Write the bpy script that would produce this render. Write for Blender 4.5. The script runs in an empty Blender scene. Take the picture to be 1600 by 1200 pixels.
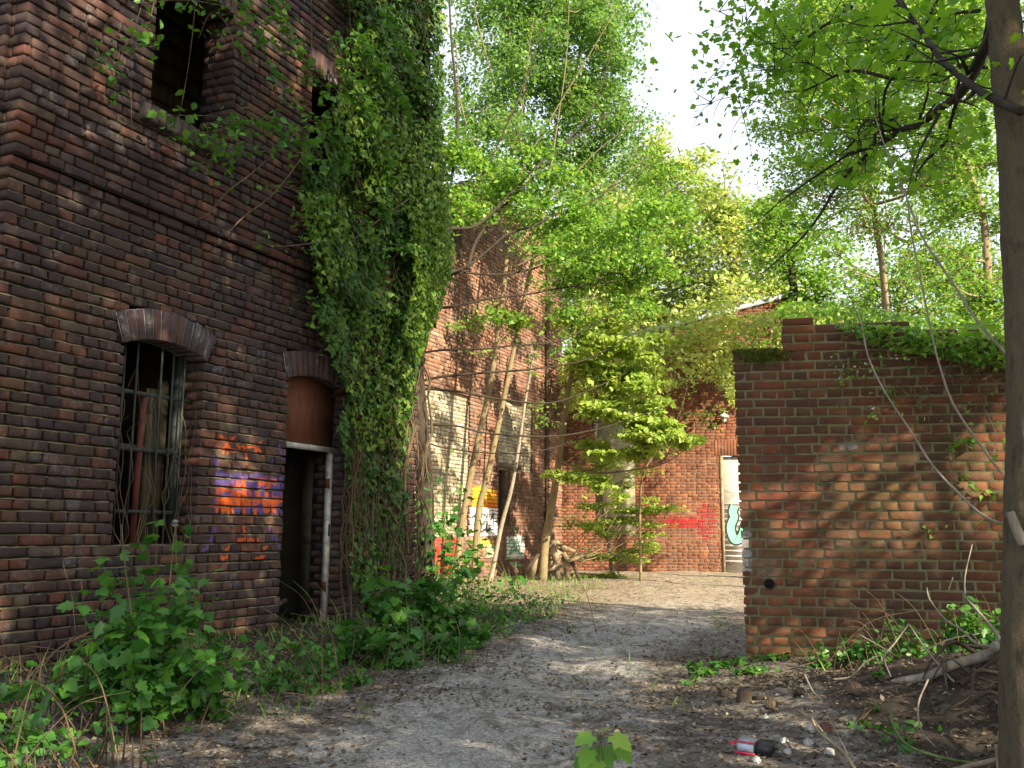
import bpy, math, random
import numpy as np
from mathutils import Vector, Matrix

random.seed(7)
rng = np.random.default_rng(7)
R = math.radians
scene = bpy.context.scene
col = scene.collection

# ------------------------------------------------------------------ camera
FPX, PITCH, ROLL = 1500.0, R(8.68), R(0.5)
CAM = Vector((0, 0, 1.05))
RM = Matrix.Rotation(math.pi / 2 + PITCH, 3, 'X') @ Matrix.Rotation(ROLL, 3, 'Z')
cd = bpy.data.cameras.new('camera')
cam = bpy.data.objects.new('camera', cd)
col.objects.link(cam)
cd.sensor_width = 36
cd.lens = 36 * FPX / 1600
cd.clip_start = 0.05
cd.clip_end = 2000
cam.matrix_world = Matrix.Translation(CAM) @ RM.to_4x4()
scene.camera = cam

# ------------------------------------------------------------------ light
SUN_EL, SUN_AZ = R(29), math.atan2(0.66, -0.75)     # azimuth measured from +Y towards +X
world = bpy.data.worlds.new('World')
scene.world = world
world.use_nodes = True
wn = world.node_tree
for n in list(wn.nodes):
    wn.nodes.remove(n)
sky = wn.nodes.new('ShaderNodeTexSky')
sky.sky_type = 'NISHITA'
sky.sun_disc = False
sky.sun_elevation = SUN_EL
sky.sun_rotation = SUN_AZ
sky.air_density = 1.0
sky.dust_density = 2.5
sky.ozone_density = 1.0
bg = wn.nodes.new('ShaderNodeBackground')
bg.inputs['Strength'].default_value = 0.088
wo = wn.nodes.new('ShaderNodeOutputWorld')
# thin high cloud veil: blue sky showing faintly between bright white
wtc = wn.nodes.new('ShaderNodeTexCoord')
wno = wn.nodes.new('ShaderNodeTexNoise'); wno.inputs['Scale'].default_value = 2.2; wno.inputs['Detail'].default_value = 4
wn.links.new(wtc.outputs['Generated'], wno.inputs['Vector'])
wr = wn.nodes.new('ShaderNodeMapRange'); wr.inputs[1].default_value = .35; wr.inputs[2].default_value = .65; wr.inputs[3].default_value = .45; wr.inputs[4].default_value = .8
wn.links.new(wno.outputs[0], wr.inputs[0])
wm = wn.nodes.new('ShaderNodeMix'); wm.data_type = 'RGBA'
wn.links.new(wr.outputs[0], wm.inputs[0]); wn.links.new(sky.outputs[0], wm.inputs[6]); wm.inputs[7].default_value = (5.4, 5.6, 6.0, 1)
wn.links.new(wm.outputs[2], bg.inputs[0])
wn.links.new(bg.outputs[0], wo.inputs[0])
sd = bpy.data.lights.new('sun', 'SUN')
sd.energy = 5.0
sd.angle = R(0.5)
sd.color = (1.0, 0.84, 0.60)
sun = bpy.data.objects.new('sun', sd)
col.objects.link(sun)
S = Vector((math.sin(SUN_AZ) * math.cos(SUN_EL), math.cos(SUN_AZ) * math.cos(SUN_EL), math.sin(SUN_EL)))
sun.rotation_euler = (-S).to_track_quat('-Z', 'Y').to_euler()
sun.location = S * 60
scene.view_settings.view_transform = 'Standard'
scene.view_settings.look = 'None'
scene.view_settings.gamma = 1
scene.view_settings.exposure = 1.75
scene.cycles.max_bounces = 6
scene.cycles.diffuse_bounces = 4
scene.cycles.transmission_bounces = 3
scene.cycles.transparent_max_bounces = 4
scene.cycles.use_denoising = True

# ------------------------------------------------------------------ projection helpers
def ray(px, py):
    return RM @ Vector(((px - 800) / FPX, -(py - 600) / FPX, -1))

def at(px, py, Y):
    d = ray(px, py)
    return CAM + d * (Y / d.y)

def smooth(a, b, x):
    t = min(1, max(0, (x - a) / (b - a)))
    return t * t * (3 - 2 * t)

def gz(x, y):
    """height of the ground"""
    z = 0.08 * smooth(12, 26, y)
    z += 0.42 * math.exp(-(((x - 3.0) / 1.35) ** 2 + ((y - 5.4) / 1.2) ** 2))
    z += 0.10 * math.exp(-(((x - 2.2) / .8) ** 2 + ((y - 7.6) / .5) ** 2))
    lx = x - (-3.1 + 0.457 * (y - 6.0))
    z += 0.16 * (1 - smooth(0.2, 1.5, lx)) * (1 - smooth(11, 13, y))
    z += 0.012 * math.sin(x * 3.1 + y * 1.3) + 0.010 * math.sin(x * 1.7 - y * 2.3) + .006 * math.sin(x * 7 + y * 5)
    z -= 0.035 * math.exp(-((x - (-0.35 + 0.11 * y)) / 0.22) ** 2) * (1 - smooth(9, 14, y))
    return z

def ground_at(px, py):
    d = ray(px, py)
    t = -CAM.z / d.z
    for _ in range(12):
        p = CAM + d * t
        t = (gz(p.x, p.y) - CAM.z) / d.z
    return CAM + d * t

class Wall:
    def __init__(s, o, u):
        s.o = Vector((o[0], o[1], 0)); s.u = Vector((u[0], u[1], 0)).normalized()
        s.n = Vector((s.u.y, -s.u.x, 0))          # normal to the right of u, towards the viewer
    def hit(s, px, py, off=0):
        d = ray(px, py)
        q = s.o + s.n * off
        t = (q - CAM).dot(s.n) / d.dot(s.n)
        p = CAM + d * t
        return (p - q).dot(s.u), p.z
    def P(s, u, z, d=0):
        p = s.o + s.u * u + s.n * d
        return Vector((p.x, p.y, z))
    def arr(s, uvd):
        uvd = np.asarray(uvd, float)
        o = np.array(s.o); U = np.array(s.u); Nn = np.array(s.n)
        return o + uvd[:, :1] * U + uvd[:, 2:3] * Nn + uvd[:, 1:2] * np.array([0, 0, 1.])

# ------------------------------------------------------------------ object helpers
def tag(o, label=None, cat=None, group=None, kind=None):
    if label: o['label'] = label
    if cat: o['category'] = cat
    if group: o['group'] = group
    if kind: o['kind'] = kind
    return o

def thing(name, label, cat, loc=(0, 0, 0), group=None):
    o = bpy.data.objects.new(name, None)
    col.objects.link(o)
    o.location = loc
    o.empty_display_size = 0.2
    o['kind'] = 'thing'
    return tag(o, label, cat, group)

class MB:
    def __init__(s):
        s.v = []; s.f = {}; s.n = 0; s.c = []; s.hasc = False
    def add(s, verts, faces, colr=None):
        verts = np.asarray(verts, float).reshape(-1, 3)
        faces = np.asarray(faces, int)
        if faces.ndim == 1: faces = faces.reshape(1, -1)
        s.v.append(verts)
        s.f.setdefault(faces.shape[1], []).append(faces + s.n)
        if colr is not None:
            s.c.append(np.asarray(colr, float).reshape(-1, 4)); s.hasc = True
        else:
            s.c.append(np.zeros((len(verts), 4)) if len(verts) < 1000 else np.zeros((len(verts), 4)))
        s.n += len(verts)
    def more(s, faces):
        faces = np.asarray(faces, int)
        s.f.setdefault(faces.shape[1], []).append(faces)
    def box(s, c, size, rz=0, tilt=None):
        hx, hy, hz = size[0] / 2, size[1] / 2, size[2] / 2
        v = np.array([[x, y, z] for z in (-hz, hz) for y in (-hy, hy) for x in (-hx, hx)])
        M = Matrix.Rotation(rz, 3, 'Z')
        if tilt is not None: M = tilt
        v = v @ np.array(M).T + np.array(c)
        s.add(v, [[0, 2, 3, 1], [4, 5, 7, 6], [0, 1, 5, 4], [2, 6, 7, 3], [0, 4, 6, 2], [1, 3, 7, 5]])
    def wbox(s, W, u0, u1, z0, z1, d0, d1):
        v = W.arr([[u, z, d] for z in (z0, z1) for d in (d0, d1) for u in (u0, u1)])
        s.add(v, [[0, 2, 3, 1], [4, 5, 7, 6], [0, 1, 5, 4], [2, 6, 7, 3], [0, 4, 6, 2], [1, 3, 7, 5]])
    def tube(s, pts, rad, sides=6, cap=True):
        P = np.array([tuple(p) for p in pts], float)
        n = len(P)
        rad = np.full(n, rad, float) if np.isscalar(rad) else np.asarray(rad, float)
        T = np.gradient(P, axis=0)
        T /= np.linalg.norm(T, axis=1)[:, None] + 1e-9
        if n > 2:
            T[1:-1] = T[:-2] * .25 + T[1:-1] * .5 + T[2:] * .25; T /= np.linalg.norm(T, axis=1)[:, None] + 1e-9
        ref = np.eye(3)[np.abs(T).max(0).argmin()]
        A = np.cross(T, ref)
        if sides >= 6:                                   # carry the ring along the curve so that it never flips
            A[0] /= np.linalg.norm(A[0]) + 1e-9
            for k_ in range(1, n):
                a_ = A[k_ - 1] - T[k_] * (A[k_ - 1] @ T[k_]); A[k_] = a_ / (np.linalg.norm(a_) + 1e-9)
        A /= np.linalg.norm(A, axis=1)[:, None] + 1e-9
        B = np.cross(T, A)
        a = np.linspace(0, 2 * np.pi, sides, endpoint=False)
        V = P[:, None] + rad[:, None, None] * (np.cos(a)[None, :, None] * A[:, None] + np.sin(a)[None, :, None] * B[:, None])
        i = np.arange(n - 1)[:, None] * sides; k = np.arange(sides)[None, :]; k2 = (k + 1) % sides
        F = np.stack([i + k, i + k2, i + k2 + sides, i + k + sides], -1).reshape(-1, 4)
        s.add(V.reshape(-1, 3), F)
        if cap and sides in (4, 5, 6, 8, 10, 12, 16):
            b = s.n - n * sides
            s.more([[b + (n - 1) * sides + j for j in range(sides)], [b + j for j in range(sides)][::-1]])
    def build(s, name, m, parent=None, smooth=False, uvs=None):
        me = bpy.data.meshes.new(name)
        if s.n:
            V = np.concatenate(s.v)
            me.vertices.add(len(V)); me.vertices.foreach_set('co', V.ravel())
            fl, tot = [], []
            for k, L in s.f.items():
                A = np.concatenate(L); fl.append(A.ravel()); tot.append(np.full(len(A), k))
            fl = np.concatenate(fl); tot = np.concatenate(tot)
            me.loops.add(len(fl)); me.loops.foreach_set('vertex_index', fl.astype(np.int32))
            me.polygons.add(len(tot))
            st = np.concatenate([[0], np.cumsum(tot)[:-1]])
            me.polygons.foreach_set('loop_start', st.astype(np.int32))
            me.polygons.foreach_set('loop_total', tot.astype(np.int32))
            if smooth:
                me.polygons.foreach_set('use_smooth', np.ones(len(tot), bool))
            me.update(calc_edges=True)
            me.validate()
            if s.hasc or m.get('painted'):
                ca = me.color_attributes.new('paint', 'FLOAT_COLOR', 'POINT')
                ca.data.foreach_set('color', np.concatenate(s.c).ravel())
        me.materials.append(m)
        o = bpy.data.objects.new(name, me)
        col.objects.link(o)
        if parent is not None:
            o.parent = parent
            L = Vector((0, 0, 0)); q = parent
            while q is not None and q.type == 'EMPTY':
                L = L + q.location; q = q.parent
            if parent.type == 'EMPTY':
                o.matrix_parent_inverse = Matrix.Translation(-L)
        return o

def curve(pts, n=6):
    """Catmull-Rom through pts"""
    P = [np.array(tuple(p), float) for p in pts]
    if len(P) < 3:
        return [P[0] + (P[-1] - P[0]) * t for t in np.linspace(0, 1, n + 1)]
    Q = [2 * P[0] - P[1]] + P + [2 * P[-1] - P[-2]]
    out = []
    for i in range(1, len(Q) - 2):
        a, b, c, d = Q[i - 1:i + 3]
        for t in np.linspace(0, 1, n, endpoint=False):
            out.append(.5 * ((2 * b) + (c - a) * t + (2 * a - 5 * b + 4 * c - d) * t * t + (3 * b - a - 3 * c + d) * t ** 3))
    out.append(P[-1])
    return out

def taper(n, r0, r1):
    return np.linspace(r0, r1, n)

# ------------------------------------------------------------------ materials
def mat(name):
    m = bpy.data.materials.new(name)
    m.use_nodes = True
    nt = m.node_tree
    b = nt.nodes['Principled BSDF']
    return m, nt, b

def node(nt, t, **kw):
    n = nt.nodes.new(t)
    for k, v in kw.items():
        if k in n.inputs: n.inputs[k].default_value = v
        else: setattr(n, k, v)
    return n

def noise(nt, vec, scale, detail=4, rough=.6, dist=0):
    n = node(nt, 'ShaderNodeTexNoise', Scale=scale, Detail=detail, Roughness=rough, Distortion=dist)
    nt.links.new(vec, n.inputs['Vector'])
    return n.outputs[0]

def ramp(nt, fac, stops, interp='LINEAR'):
    r = nt.nodes.new('ShaderNodeValToRGB')
    r.color_ramp.interpolation = interp
    e = r.color_ramp.elements
    while len(e) < len(stops): e.new(0.5)
    for i, (p, c) in enumerate(stops):
        e[i].position = p
        e[i].color = (c, c, c, 1) if np.isscalar(c) else (*c, 1)
    nt.links.new(fac, r.inputs[0])
    return r.outputs[0]

def mix(nt, fac, a, b, mode='MIX'):
    n = nt.nodes.new('ShaderNodeMix')
    n.data_type = 'RGBA'; n.blend_type = mode
    for sock, v in ((n.inputs[0], fac), (n.inputs[6], a), (n.inputs[7], b)):
        if hasattr(v, 'type') and hasattr(v, 'links'): nt.links.new(v, sock)
        elif np.isscalar(v): sock.default_value = v
        else: sock.default_value = (*v, 1)
    return n.outputs[2]

def objco(nt):
    return nt.nodes.new('ShaderNodeTexCoord').outputs['Object']

def bump(nt, b, h, strength=.4, dist=.01):
    n = node(nt, 'ShaderNodeBump', Strength=strength, Distance=dist)
    nt.links.new(h, n.inputs['Height'])
    nt.links.new(n.outputs[0], b.inputs['Normal'])

def mat_brick(name, cols, soot=(.03, .025, .03), soot_amt=.5, white=(.42, .42, .44), white_amt=.3,
              moss=(.10, .13, .02), moss_amt=0.0, paint=False, pale=None, jag=.6):
    m, nt, b = mat(name)
    co = objco(nt)
    g = nt.nodes.new('ShaderNodeNewGeometry')
    n = len(cols)
    c = ramp(nt, g.outputs['Random Per Island'], [((i + .0) / n, cc) for i, cc in enumerate(cols)], 'CONSTANT')
    f = noise(nt, co, 14, 5, .7)
    c = mix(nt, ramp(nt, f, [(.3, .0), (.75, .75)]), c, mix(nt, .55, c, soot))
    big = noise(nt, co, .9, 4, .6, .6)
    c = mix(nt, ramp(nt, big, [(.42, 0.), (.62, soot_amt)]), c, soot)
    mpz = nt.nodes.new('ShaderNodeMapping'); mpz.inputs['Scale'].default_value = (5, 5, .45)
    nt.links.new(co, mpz.inputs['Vector'])
    run = noise(nt, mpz.outputs[0], 1.0, 5, .65, .3)                 # damp and soot runs down the wall
    c = mix(nt, ramp(nt, run, [(.50, 0.), (.66, .6)]), c, soot)
    chip = noise(nt, co, 30, 2, .5)
    c = mix(nt, ramp(nt, chip, [(.66, 0.), (.70, .35)]), c, mix(nt, .5, c, (.30, .22, .17)))
    w = noise(nt, co, 3.2, 6, .75, .4)
    w2 = noise(nt, co, 45, 3, .7)
    wf = mix(nt, 1.0, ramp(nt, w, [(.56, 0.), (.72, white_amt)]), ramp(nt, w2, [(.35, .1), (.65, 1.)]), 'MULTIPLY')
    c = mix(nt, wf, c, white)
    if pale is not None:
        at_ = node(nt, 'ShaderNodeAttribute', attribute_name='paint')
    if moss_amt > 0:
        ms = noise(nt, co, 1.6, 5, .7, .5)
        m2 = noise(nt, co, 28, 4, .7)
        mf = mix(nt, 1.0, ramp(nt, ms, [(.45, 0.), (.68, moss_amt)]), ramp(nt, m2, [(.4, .0), (.62, 1.)]), 'MULTIPLY')
        c = mix(nt, mf, c, moss)
    if paint:
        a = node(nt, 'ShaderNodeAttribute', attribute_name='paint')
        pn = noise(nt, co, 60, 3, .7)
        pf = mix(nt, 1.0, a.outputs['Alpha'], ramp(nt, pn, [(.22, .35), (.5, 1.)]), 'MULTIPLY')
        c = mix(nt, pf, c, a.outputs['Color'])
    nt.links.new(c, b.inputs['Base Color'])
    b.inputs['Roughness'].default_value = .88
    b.inputs['Specular IOR Level'].default_value = .25
    if paint: m['painted'] = 1
    h = noise(nt, co, 55, 6, .75)
    h2 = noise(nt, co, 16, 3, .6)
    bump(nt, b, mix(nt, .5, h, h2), jag, .012)
    return m

def mat_plain(name, c0, c1, scale=8, rough=.8, bmp=.3, bscale=40, c2=None, metal=0, stretch=None, dist=.01, spec=.3):
    m, nt, b = mat(name)
    co = objco(nt)
    if stretch:
        mp = nt.nodes.new('ShaderNodeMapping'); mp.inputs['Scale'].default_value = stretch
        nt.links.new(co, mp.inputs['Vector']); co = mp.outputs[0]
    n = noise(nt, co, scale, 6, .7, .3)
    st = [(.3, c0), (.68, c1)]
    if c2: st = [(.28, c0), (.5, c1), (.72, c2)]
    c = ramp(nt, n, st)
    nt.links.new(c, b.inputs['Base Color'])
    b.inputs['Roughness'].default_value = rough
    b.inputs['Metallic'].default_value = metal
    b.inputs['Specular IOR Level'].default_value = spec
    if bmp: bump(nt, b, noise(nt, co, bscale, 5, .7), bmp, dist)
    return m

def mat_leaf(name, cols, trans=.4, rough=.45, patch=None):
    m, nt, b = mat(name)
    g = nt.nodes.new('ShaderNodeNewGeometry')
    n = len(cols)
    c = ramp(nt, g.outputs['Random Per Island'], [(i / max(1, n - 1), cc) for i, cc in enumerate(cols)])
    if patch:
        co = objco(nt)
        c = mix(nt, ramp(nt, noise(nt, co, patch[1], 2, .5), [(.42, 0.), (.6, .8)]), c, patch[0])
    nt.links.new(c, b.inputs['Base Color'])
    b.inputs['Roughness'].default_value = rough
    b.inputs['Specular IOR Level'].default_value = .35
    t = nt.nodes.new('ShaderNodeBsdfTranslucent')
    tc = mix(nt, 1.0, c, (1.25, 1.15, .55), 'MULTIPLY')
    nt.links.new(tc, t.inputs[0])
    ms = nt.nodes.new('ShaderNodeMixShader'); ms.inputs[0].default_value = trans
    nt.links.new(b.outputs[0], ms.inputs[1]); nt.links.new(t.outputs[0], ms.inputs[2])
    nt.links.new(ms.outputs[0], nt.nodes['Material Output'].inputs[0])
    return m

M = {}
M['brick_dark'] = mat_brick('dark engineering brick', [(.070, .034, .027), (.090, .040, .028), (.045, .028, .026), (.100, .050, .034), (.066, .040, .034), (.045, .028, .030),
    (.125, .045, .028), (.055, .036, .036), (.090, .056, .038), (.13, .058, .034), (.078, .038, .028), (.055, .033, .028), (.095, .066, .05), (.105, .042, .030)],
    soot=(.022, .018, .022), soot_amt=.5, white=(.30, .31, .34), white_amt=.5, moss_amt=.12, paint=True, jag=.8)
M['brick_red'] = mat_brick('weathered orange brick', [(.17, .050, .026), (.145, .042, .024), (.20, .070, .032), (.12, .040, .026),
    (.16, .056, .030), (.18, .052, .025), (.105, .040, .028), (.15, .064, .036)], soot=(.05, .038, .025), soot_amt=.6, white_amt=.25,
    moss=(.075, .085, .02), moss_amt=.7, paint=True, jag=.9)
M['brick_far'] = mat_brick('old mixed red brick', [(.28, .135, .085), (.22, .105, .07), (.35, .18, .115), (.16, .09, .065),
    (.32, .19, .13), (.25, .12, .07)], soot=(.065, .052, .045), soot_amt=.4, white=(.5, .45, .40), white_amt=.55, paint=True)
M['brick_gable'] = mat_brick('red gable brick', [(.22, .080, .038), (.19, .066, .034), (.26, .100, .046), (.16, .060, .034)],
    soot=(.08, .04, .025), soot_amt=.5, white=(.45, .36, .28), white_amt=.3, paint=True)
M['mortar_dark'] = mat_plain('dirty mortar', (.010, .009, .008), (.05, .045, .035), 4, .95, .5, 60)
M['mortar_moss'] = mat_plain('mossy mortar', (.06, .065, .026), (.23, .21, .115), 4, .95, .6, 50, c2=(.12, .14, .04))
M['bed_mortar'] = mat_plain('yellow lime mortar', (.018, .016, .012), (.15, .13, .075), 2.2, .95, .5, 70, c2=(.05, .045, .03))
M['mortar_far'] = mat_plain('pale mortar', (.05, .04, .03), (.22, .18, .14), 2, .95, .3, 30)
M['arch'] = mat_brick('soot and lime stained arch brick', [(.09, .055, .05), (.07, .055, .055), (.11, .06, .05)], white=(.5, .5, .52), white_amt=.75, soot_amt=.3)
M['sill'] = mat_brick('mossy sill brick', [(.075, .07, .05), (.06, .06, .045), (.09, .07, .055)], moss=(.05, .07, .03), moss_amt=.6, white_amt=.1)
M['plaster'] = mat_plain('flaking grey limewash', (.10, .10, .06), (.26, .24, .16), 2.5, .9, .5, 20, c2=(.16, .155, .095))
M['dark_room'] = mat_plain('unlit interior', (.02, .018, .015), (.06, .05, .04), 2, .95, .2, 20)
M['old_wood'] = mat_plain('old grey boards', (.06, .045, .03), (.20, .16, .10), 3, .85, .5, 30, stretch=(6, 6, .6))
M['shut_wood'] = mat_plain('dimmed shutter boards', (.025, .022, .014), (.10, .085, .05), 3, .85, .5, 30, stretch=(6, 6, .6))  # old boards darkened: the dimness behind the window is in the colour
M['pale_wood'] = mat_plain('splintered pale timber', (.10, .08, .05), (.33, .27, .18), 9, .85, .5, 30)
M['rust'] = mat_plain('rusted sheet', (.07, .02, .012), (.16, .055, .028), 4, .75, .4, 30, c2=(.045, .025, .02), stretch=(5, 5, .8))
M['rust_red'] = mat_plain('rusty red pipe', (.05, .012, .01), (.11, .03, .022), 8, .7, .3, 30)
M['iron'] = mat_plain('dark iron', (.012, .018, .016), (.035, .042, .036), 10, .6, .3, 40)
M['white_paint'] = mat_plain('chipped white paint', (.20, .18, .15), (.55, .56, .55), 14, .6, .2, 30)
M['mossy_plaster'] = mat_plain('mossy plaster', (.07, .07, .035), (.15, .13, .09), 3, .9, .4, 20)
M['door_metal'] = mat_plain('rust streaked white door', (.42, .40, .36), (.6, .6, .58), 2, .7, .2, 20, c2=(.25, .10, .03), stretch=(1, 1, 4))
M['zinc'] = mat_plain('grey roof edge', (.16, .19, .21), (.30, .34, .37), 3, .5, .2, 20)
M['moss'] = mat_plain('moss', (.05, .08, .015), (.22, .28, .04), 12, .95, 1.0, 40)
M['roof'] = mat_plain('roof tile', (.12, .10, .09), (.2, .17, .15), 4, .8, .3, 30)

def mat_bark(name, a, b_, c_=None, sc=6):
    return mat_plain(name, a, b_, sc, .85, .9, 26, c2=c_, stretch=(3, 3, .7), dist=.02)
M['bark_near'] = mat_plain('green brown mottled bark', (.032, .026, .017), (.125, .10, .062), 5, .9, 1.0, 40, c2=(.07, .07, .04), stretch=(4, 4, 1.3), dist=.02)
M['bark_dark'] = mat_bark('dark twig bark', (.018, .014, .010), (.055, .043, .030))
M['bark_pale'] = mat_bark('pale sunlit bark', (.10, .075, .04), (.24, .19, .11), (.14, .14, .06))
M['bark_grey'] = mat_bark('grey dead wood', (.16, .14, .11), (.34, .30, .24))
M['stick_brown'] = mat_bark('brown dead stems', (.05, .035, .02), (.17, .12, .07))
M['stem_green'] = mat_bark('green stem', (.06, .10, .03), (.14, .2, .06))
M['root'] = mat_bark('dark earthy root', (.025, .02, .016), (.09, .065, .045))

M['leaf_ivy'] = mat_leaf('ivy leaf', [(.016, .06, .014), (.028, .10, .018), (.05, .14, .02), (.09, .18, .02), (.17, .24, .035)], .25, .55, patch=((.055, .13, .02), 1.1))
M['leaf_lit_ivy'] = mat_leaf('sunlit ivy leaf', [(.07, .17, .02), (.13, .25, .025), (.22, .32, .04)], .35, .5)
M['leaf_climb'] = mat_leaf('climber leaf', [(.05, .15, .03), (.08, .22, .035), (.12, .27, .03)], .4)
M['leaf_bush'] = mat_leaf('bramble leaf', [(.025, .10, .018), (.05, .16, .024), (.085, .22, .03)], .35)
M['leaf_blue'] = mat_leaf('shaded canopy leaf', [(.10, .23, .07), (.14, .29, .08), (.20, .35, .08)], .5)
M['leaf_bright'] = mat_leaf('fresh spring leaf', [(.20, .33, .05), (.28, .41, .08), (.38, .48, .14)], .5)
M['leaf_far'] = mat_leaf('pale spring foliage', [(.30, .40, .08), (.42, .52, .14), (.54, .62, .24)], .4, patch=((.22, .36, .08), .5))
M['leaf_mid'] = mat_leaf('mid green spring leaf', [(.08, .22, .035), (.16, .34, .05), (.28, .44, .08)], .5)
M['leaf_near'] = mat_leaf('backlit maple leaf', [(.10, .26, .03), (.16, .36, .03), (.22, .42, .04)], .55)
M['litter'] = mat_leaf('dry fallen leaf', [(.035, .025, .018), (.07, .048, .03), (.13, .09, .055), (.05, .035, .025), (.20, .155, .10), (.04, .03, .022), (.30, .25, .19)], .1, .8)
M['grass'] = mat_leaf('grass blade', [(.05, .14, .02), (.10, .24, .03), (.16, .28, .05)], .3)
M['stone'] = mat_plain('pale stone', (.16, .16, .15), (.40, .41, .39), 14, .9, .5, 50)
M['gravel'] = mat_leaf('gravel grain', [(.08, .075, .07), (.18, .17, .16), (.28, .27, .25), (.12, .11, .10), (.42, .41, .38)], 0, .9)
M['stone_dark'] = mat_plain('gravel', (.06, .06, .06), (.30, .30, .29), 3, .9, .3, 50)
M['rubble'] = mat_plain('rubble brick', (.05, .03, .03), (.14, .06, .045), 9, .9, .5, 50)

# ------------------------------------------------------------------ leaves
TPL = {}
TPL['quad'] = (np.array([[0, 0, 0], [.34, .42, .07], [0, 1, -.06], [-.34, .42, .07]]), [[0, 1, 2], [0, 2, 3]])
TPL['ovate'] = (np.array([[0, 0, 0], [.33, .22, .07], [.34, .55, .05], [0, 1, -.1], [-.34, .55, .05], [-.33, .22, .07]]), [[0, 1, 2, 3], [0, 3, 4, 5]])
_h = [[.20, -.12, .03], [.44, .04, .0], [.36, .20, .05], [.60, .48, -.02], [.33, .55, .05], [.26, .78, .02]]
TPL['maple'] = (np.array([[0, 0, 0]] + _h + [[0, 1.05, -.12]] + [[-x, y, z] for x, y, z in _h[::-1]]),
                [[0, 1, 2, 3, 4, 5, 6, 7], [0, 7, 8, 9, 10, 11, 12, 13]])
_h = [[.28, -.06, .04], [.48, .22, .05], [.24, .46, .03]]
TPL['ivy'] = (np.array([[0, 0, 0]] + _h + [[0, 1, -.08]] + [[-x, y, z] for x, y, z in _h[::-1]]), [[0, 1, 2, 3, 4], [0, 4, 5, 6, 7]])
TPL['grass'] = (np.array([[-.035, 0, 0], [.035, 0, 0], [.03, .6, .06], [-.03, .6, .06], [0, 1, .22], [0, 1, .22]]), [[0, 1, 2, 3], [3, 2, 4, 5]])
TPL['blade'] = (np.array([[-.03, 0, 0], [.03, 0, 0], [.02, .6, .08], [-.02, .6, .08], [0, 1, .3]]), [[0, 1, 2, 3]])

def unit(a):
    return a / (np.linalg.norm(a, axis=-1, keepdims=True) + 1e-9)

def leaves(mb, pos, tip, nrm, size, tpl='quad'):
    """pos, tip, nrm (n,3); size (n,)"""
    tv, tf = TPL[tpl]
    n = len(pos)
    if n == 0: return
    t = unit(tip); b = unit(np.cross(t, nrm)); w = np.cross(b, t)
    size = np.asarray(size) * np.ones(n)
    V = pos[:, None] + size[:, None, None] * (tv[None, :, 0:1] * b[:, None] + tv[None, :, 1:2] * t[:, None] + tv[None, :, 2:3] * w[:, None])
    k = len(tv)
    base = (np.arange(n) * k)[:, None, None]
    F = (np.array(tf)[None] + base).reshape(-1, len(tf[0]))
    mb.add(V.reshape(-1, 3), F)

def leaf_cloud(mb, pos, size, tpl='quad', up=1.0, droop=.35, out=None):
    n = len(pos)
    t = rng.normal(size=(n, 3)); t[:, 2] = t[:, 2] * .4 - droop
    if out is not None: t += out
    nr = rng.normal(size=(n, 3)) * .55; nr[:, 2] += up
    leaves(mb, pos, t, nr, size * rng.uniform(.6, 1.25, n), tpl)

def sub_branches(wood, leaf, origin, centre, rad, leaf_n, size, tpl, r0=.02, nb=None, flat=1.0, droop=.35, twig_sides=4, up=1.0, sprays=False):
    """a leafy clump: boughs leave `origin` side and spread through the ellipsoid; leaves sit along their twigs"""
    centre = np.array(tuple(centre)); rad = np.array(rad) if not np.isscalar(rad) else np.array([rad, rad, rad * flat])
    nb = nb or max(5, int(7 * rad.max() ** .5) + 3)
    tw = []
    o = np.array(tuple(origin))
    for _ in range(nb):
        d = unit(rng.normal(size=3)); e = centre + d * rad * rng.uniform(.55, 1.05)
        mid = (o + e) / 2 + rng.normal(size=3) * rad * .12 + np.array([0, 0, .10 * rad[2]])
        c = curve([o, mid, e], 5)
        wood.tube(c, taper(len(c), r0 * .55, r0 * .14), twig_sides, cap=False)
        for k in range(4):
            p = c[rng.integers(3, len(c))]
            e2 = p + unit(rng.normal(size=3) + (e - o) * .5) * rad * rng.uniform(.3, .6)
            e2[2] -= droop * .2 * rad[2]
            c2 = curve([p, (p + e2) / 2 + rng.normal(size=3) * rad * .05, e2], 3)
            wood.tube(c2, taper(len(c2), r0 * .22, r0 * .06), 3, cap=False)
            tw.append(c2)
    T = np.array(tw)                              # (n, m, 3)
    n = int(leaf_n)
    i = rng.integers(0, len(T), n); f = rng.uniform(0, T.shape[1] - 1.01, n); j = f.astype(int); f -= j
    p = T[i, j] * (1 - f)[:, None] + T[i, j + 1] * f[:, None]
    sp = rng.normal(size=(n, 3)) * rad * .2
    if sprays: sp[:, 2] *= .25
    leaf_cloud(leaf, p + sp, size, tpl, up, droop)

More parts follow.
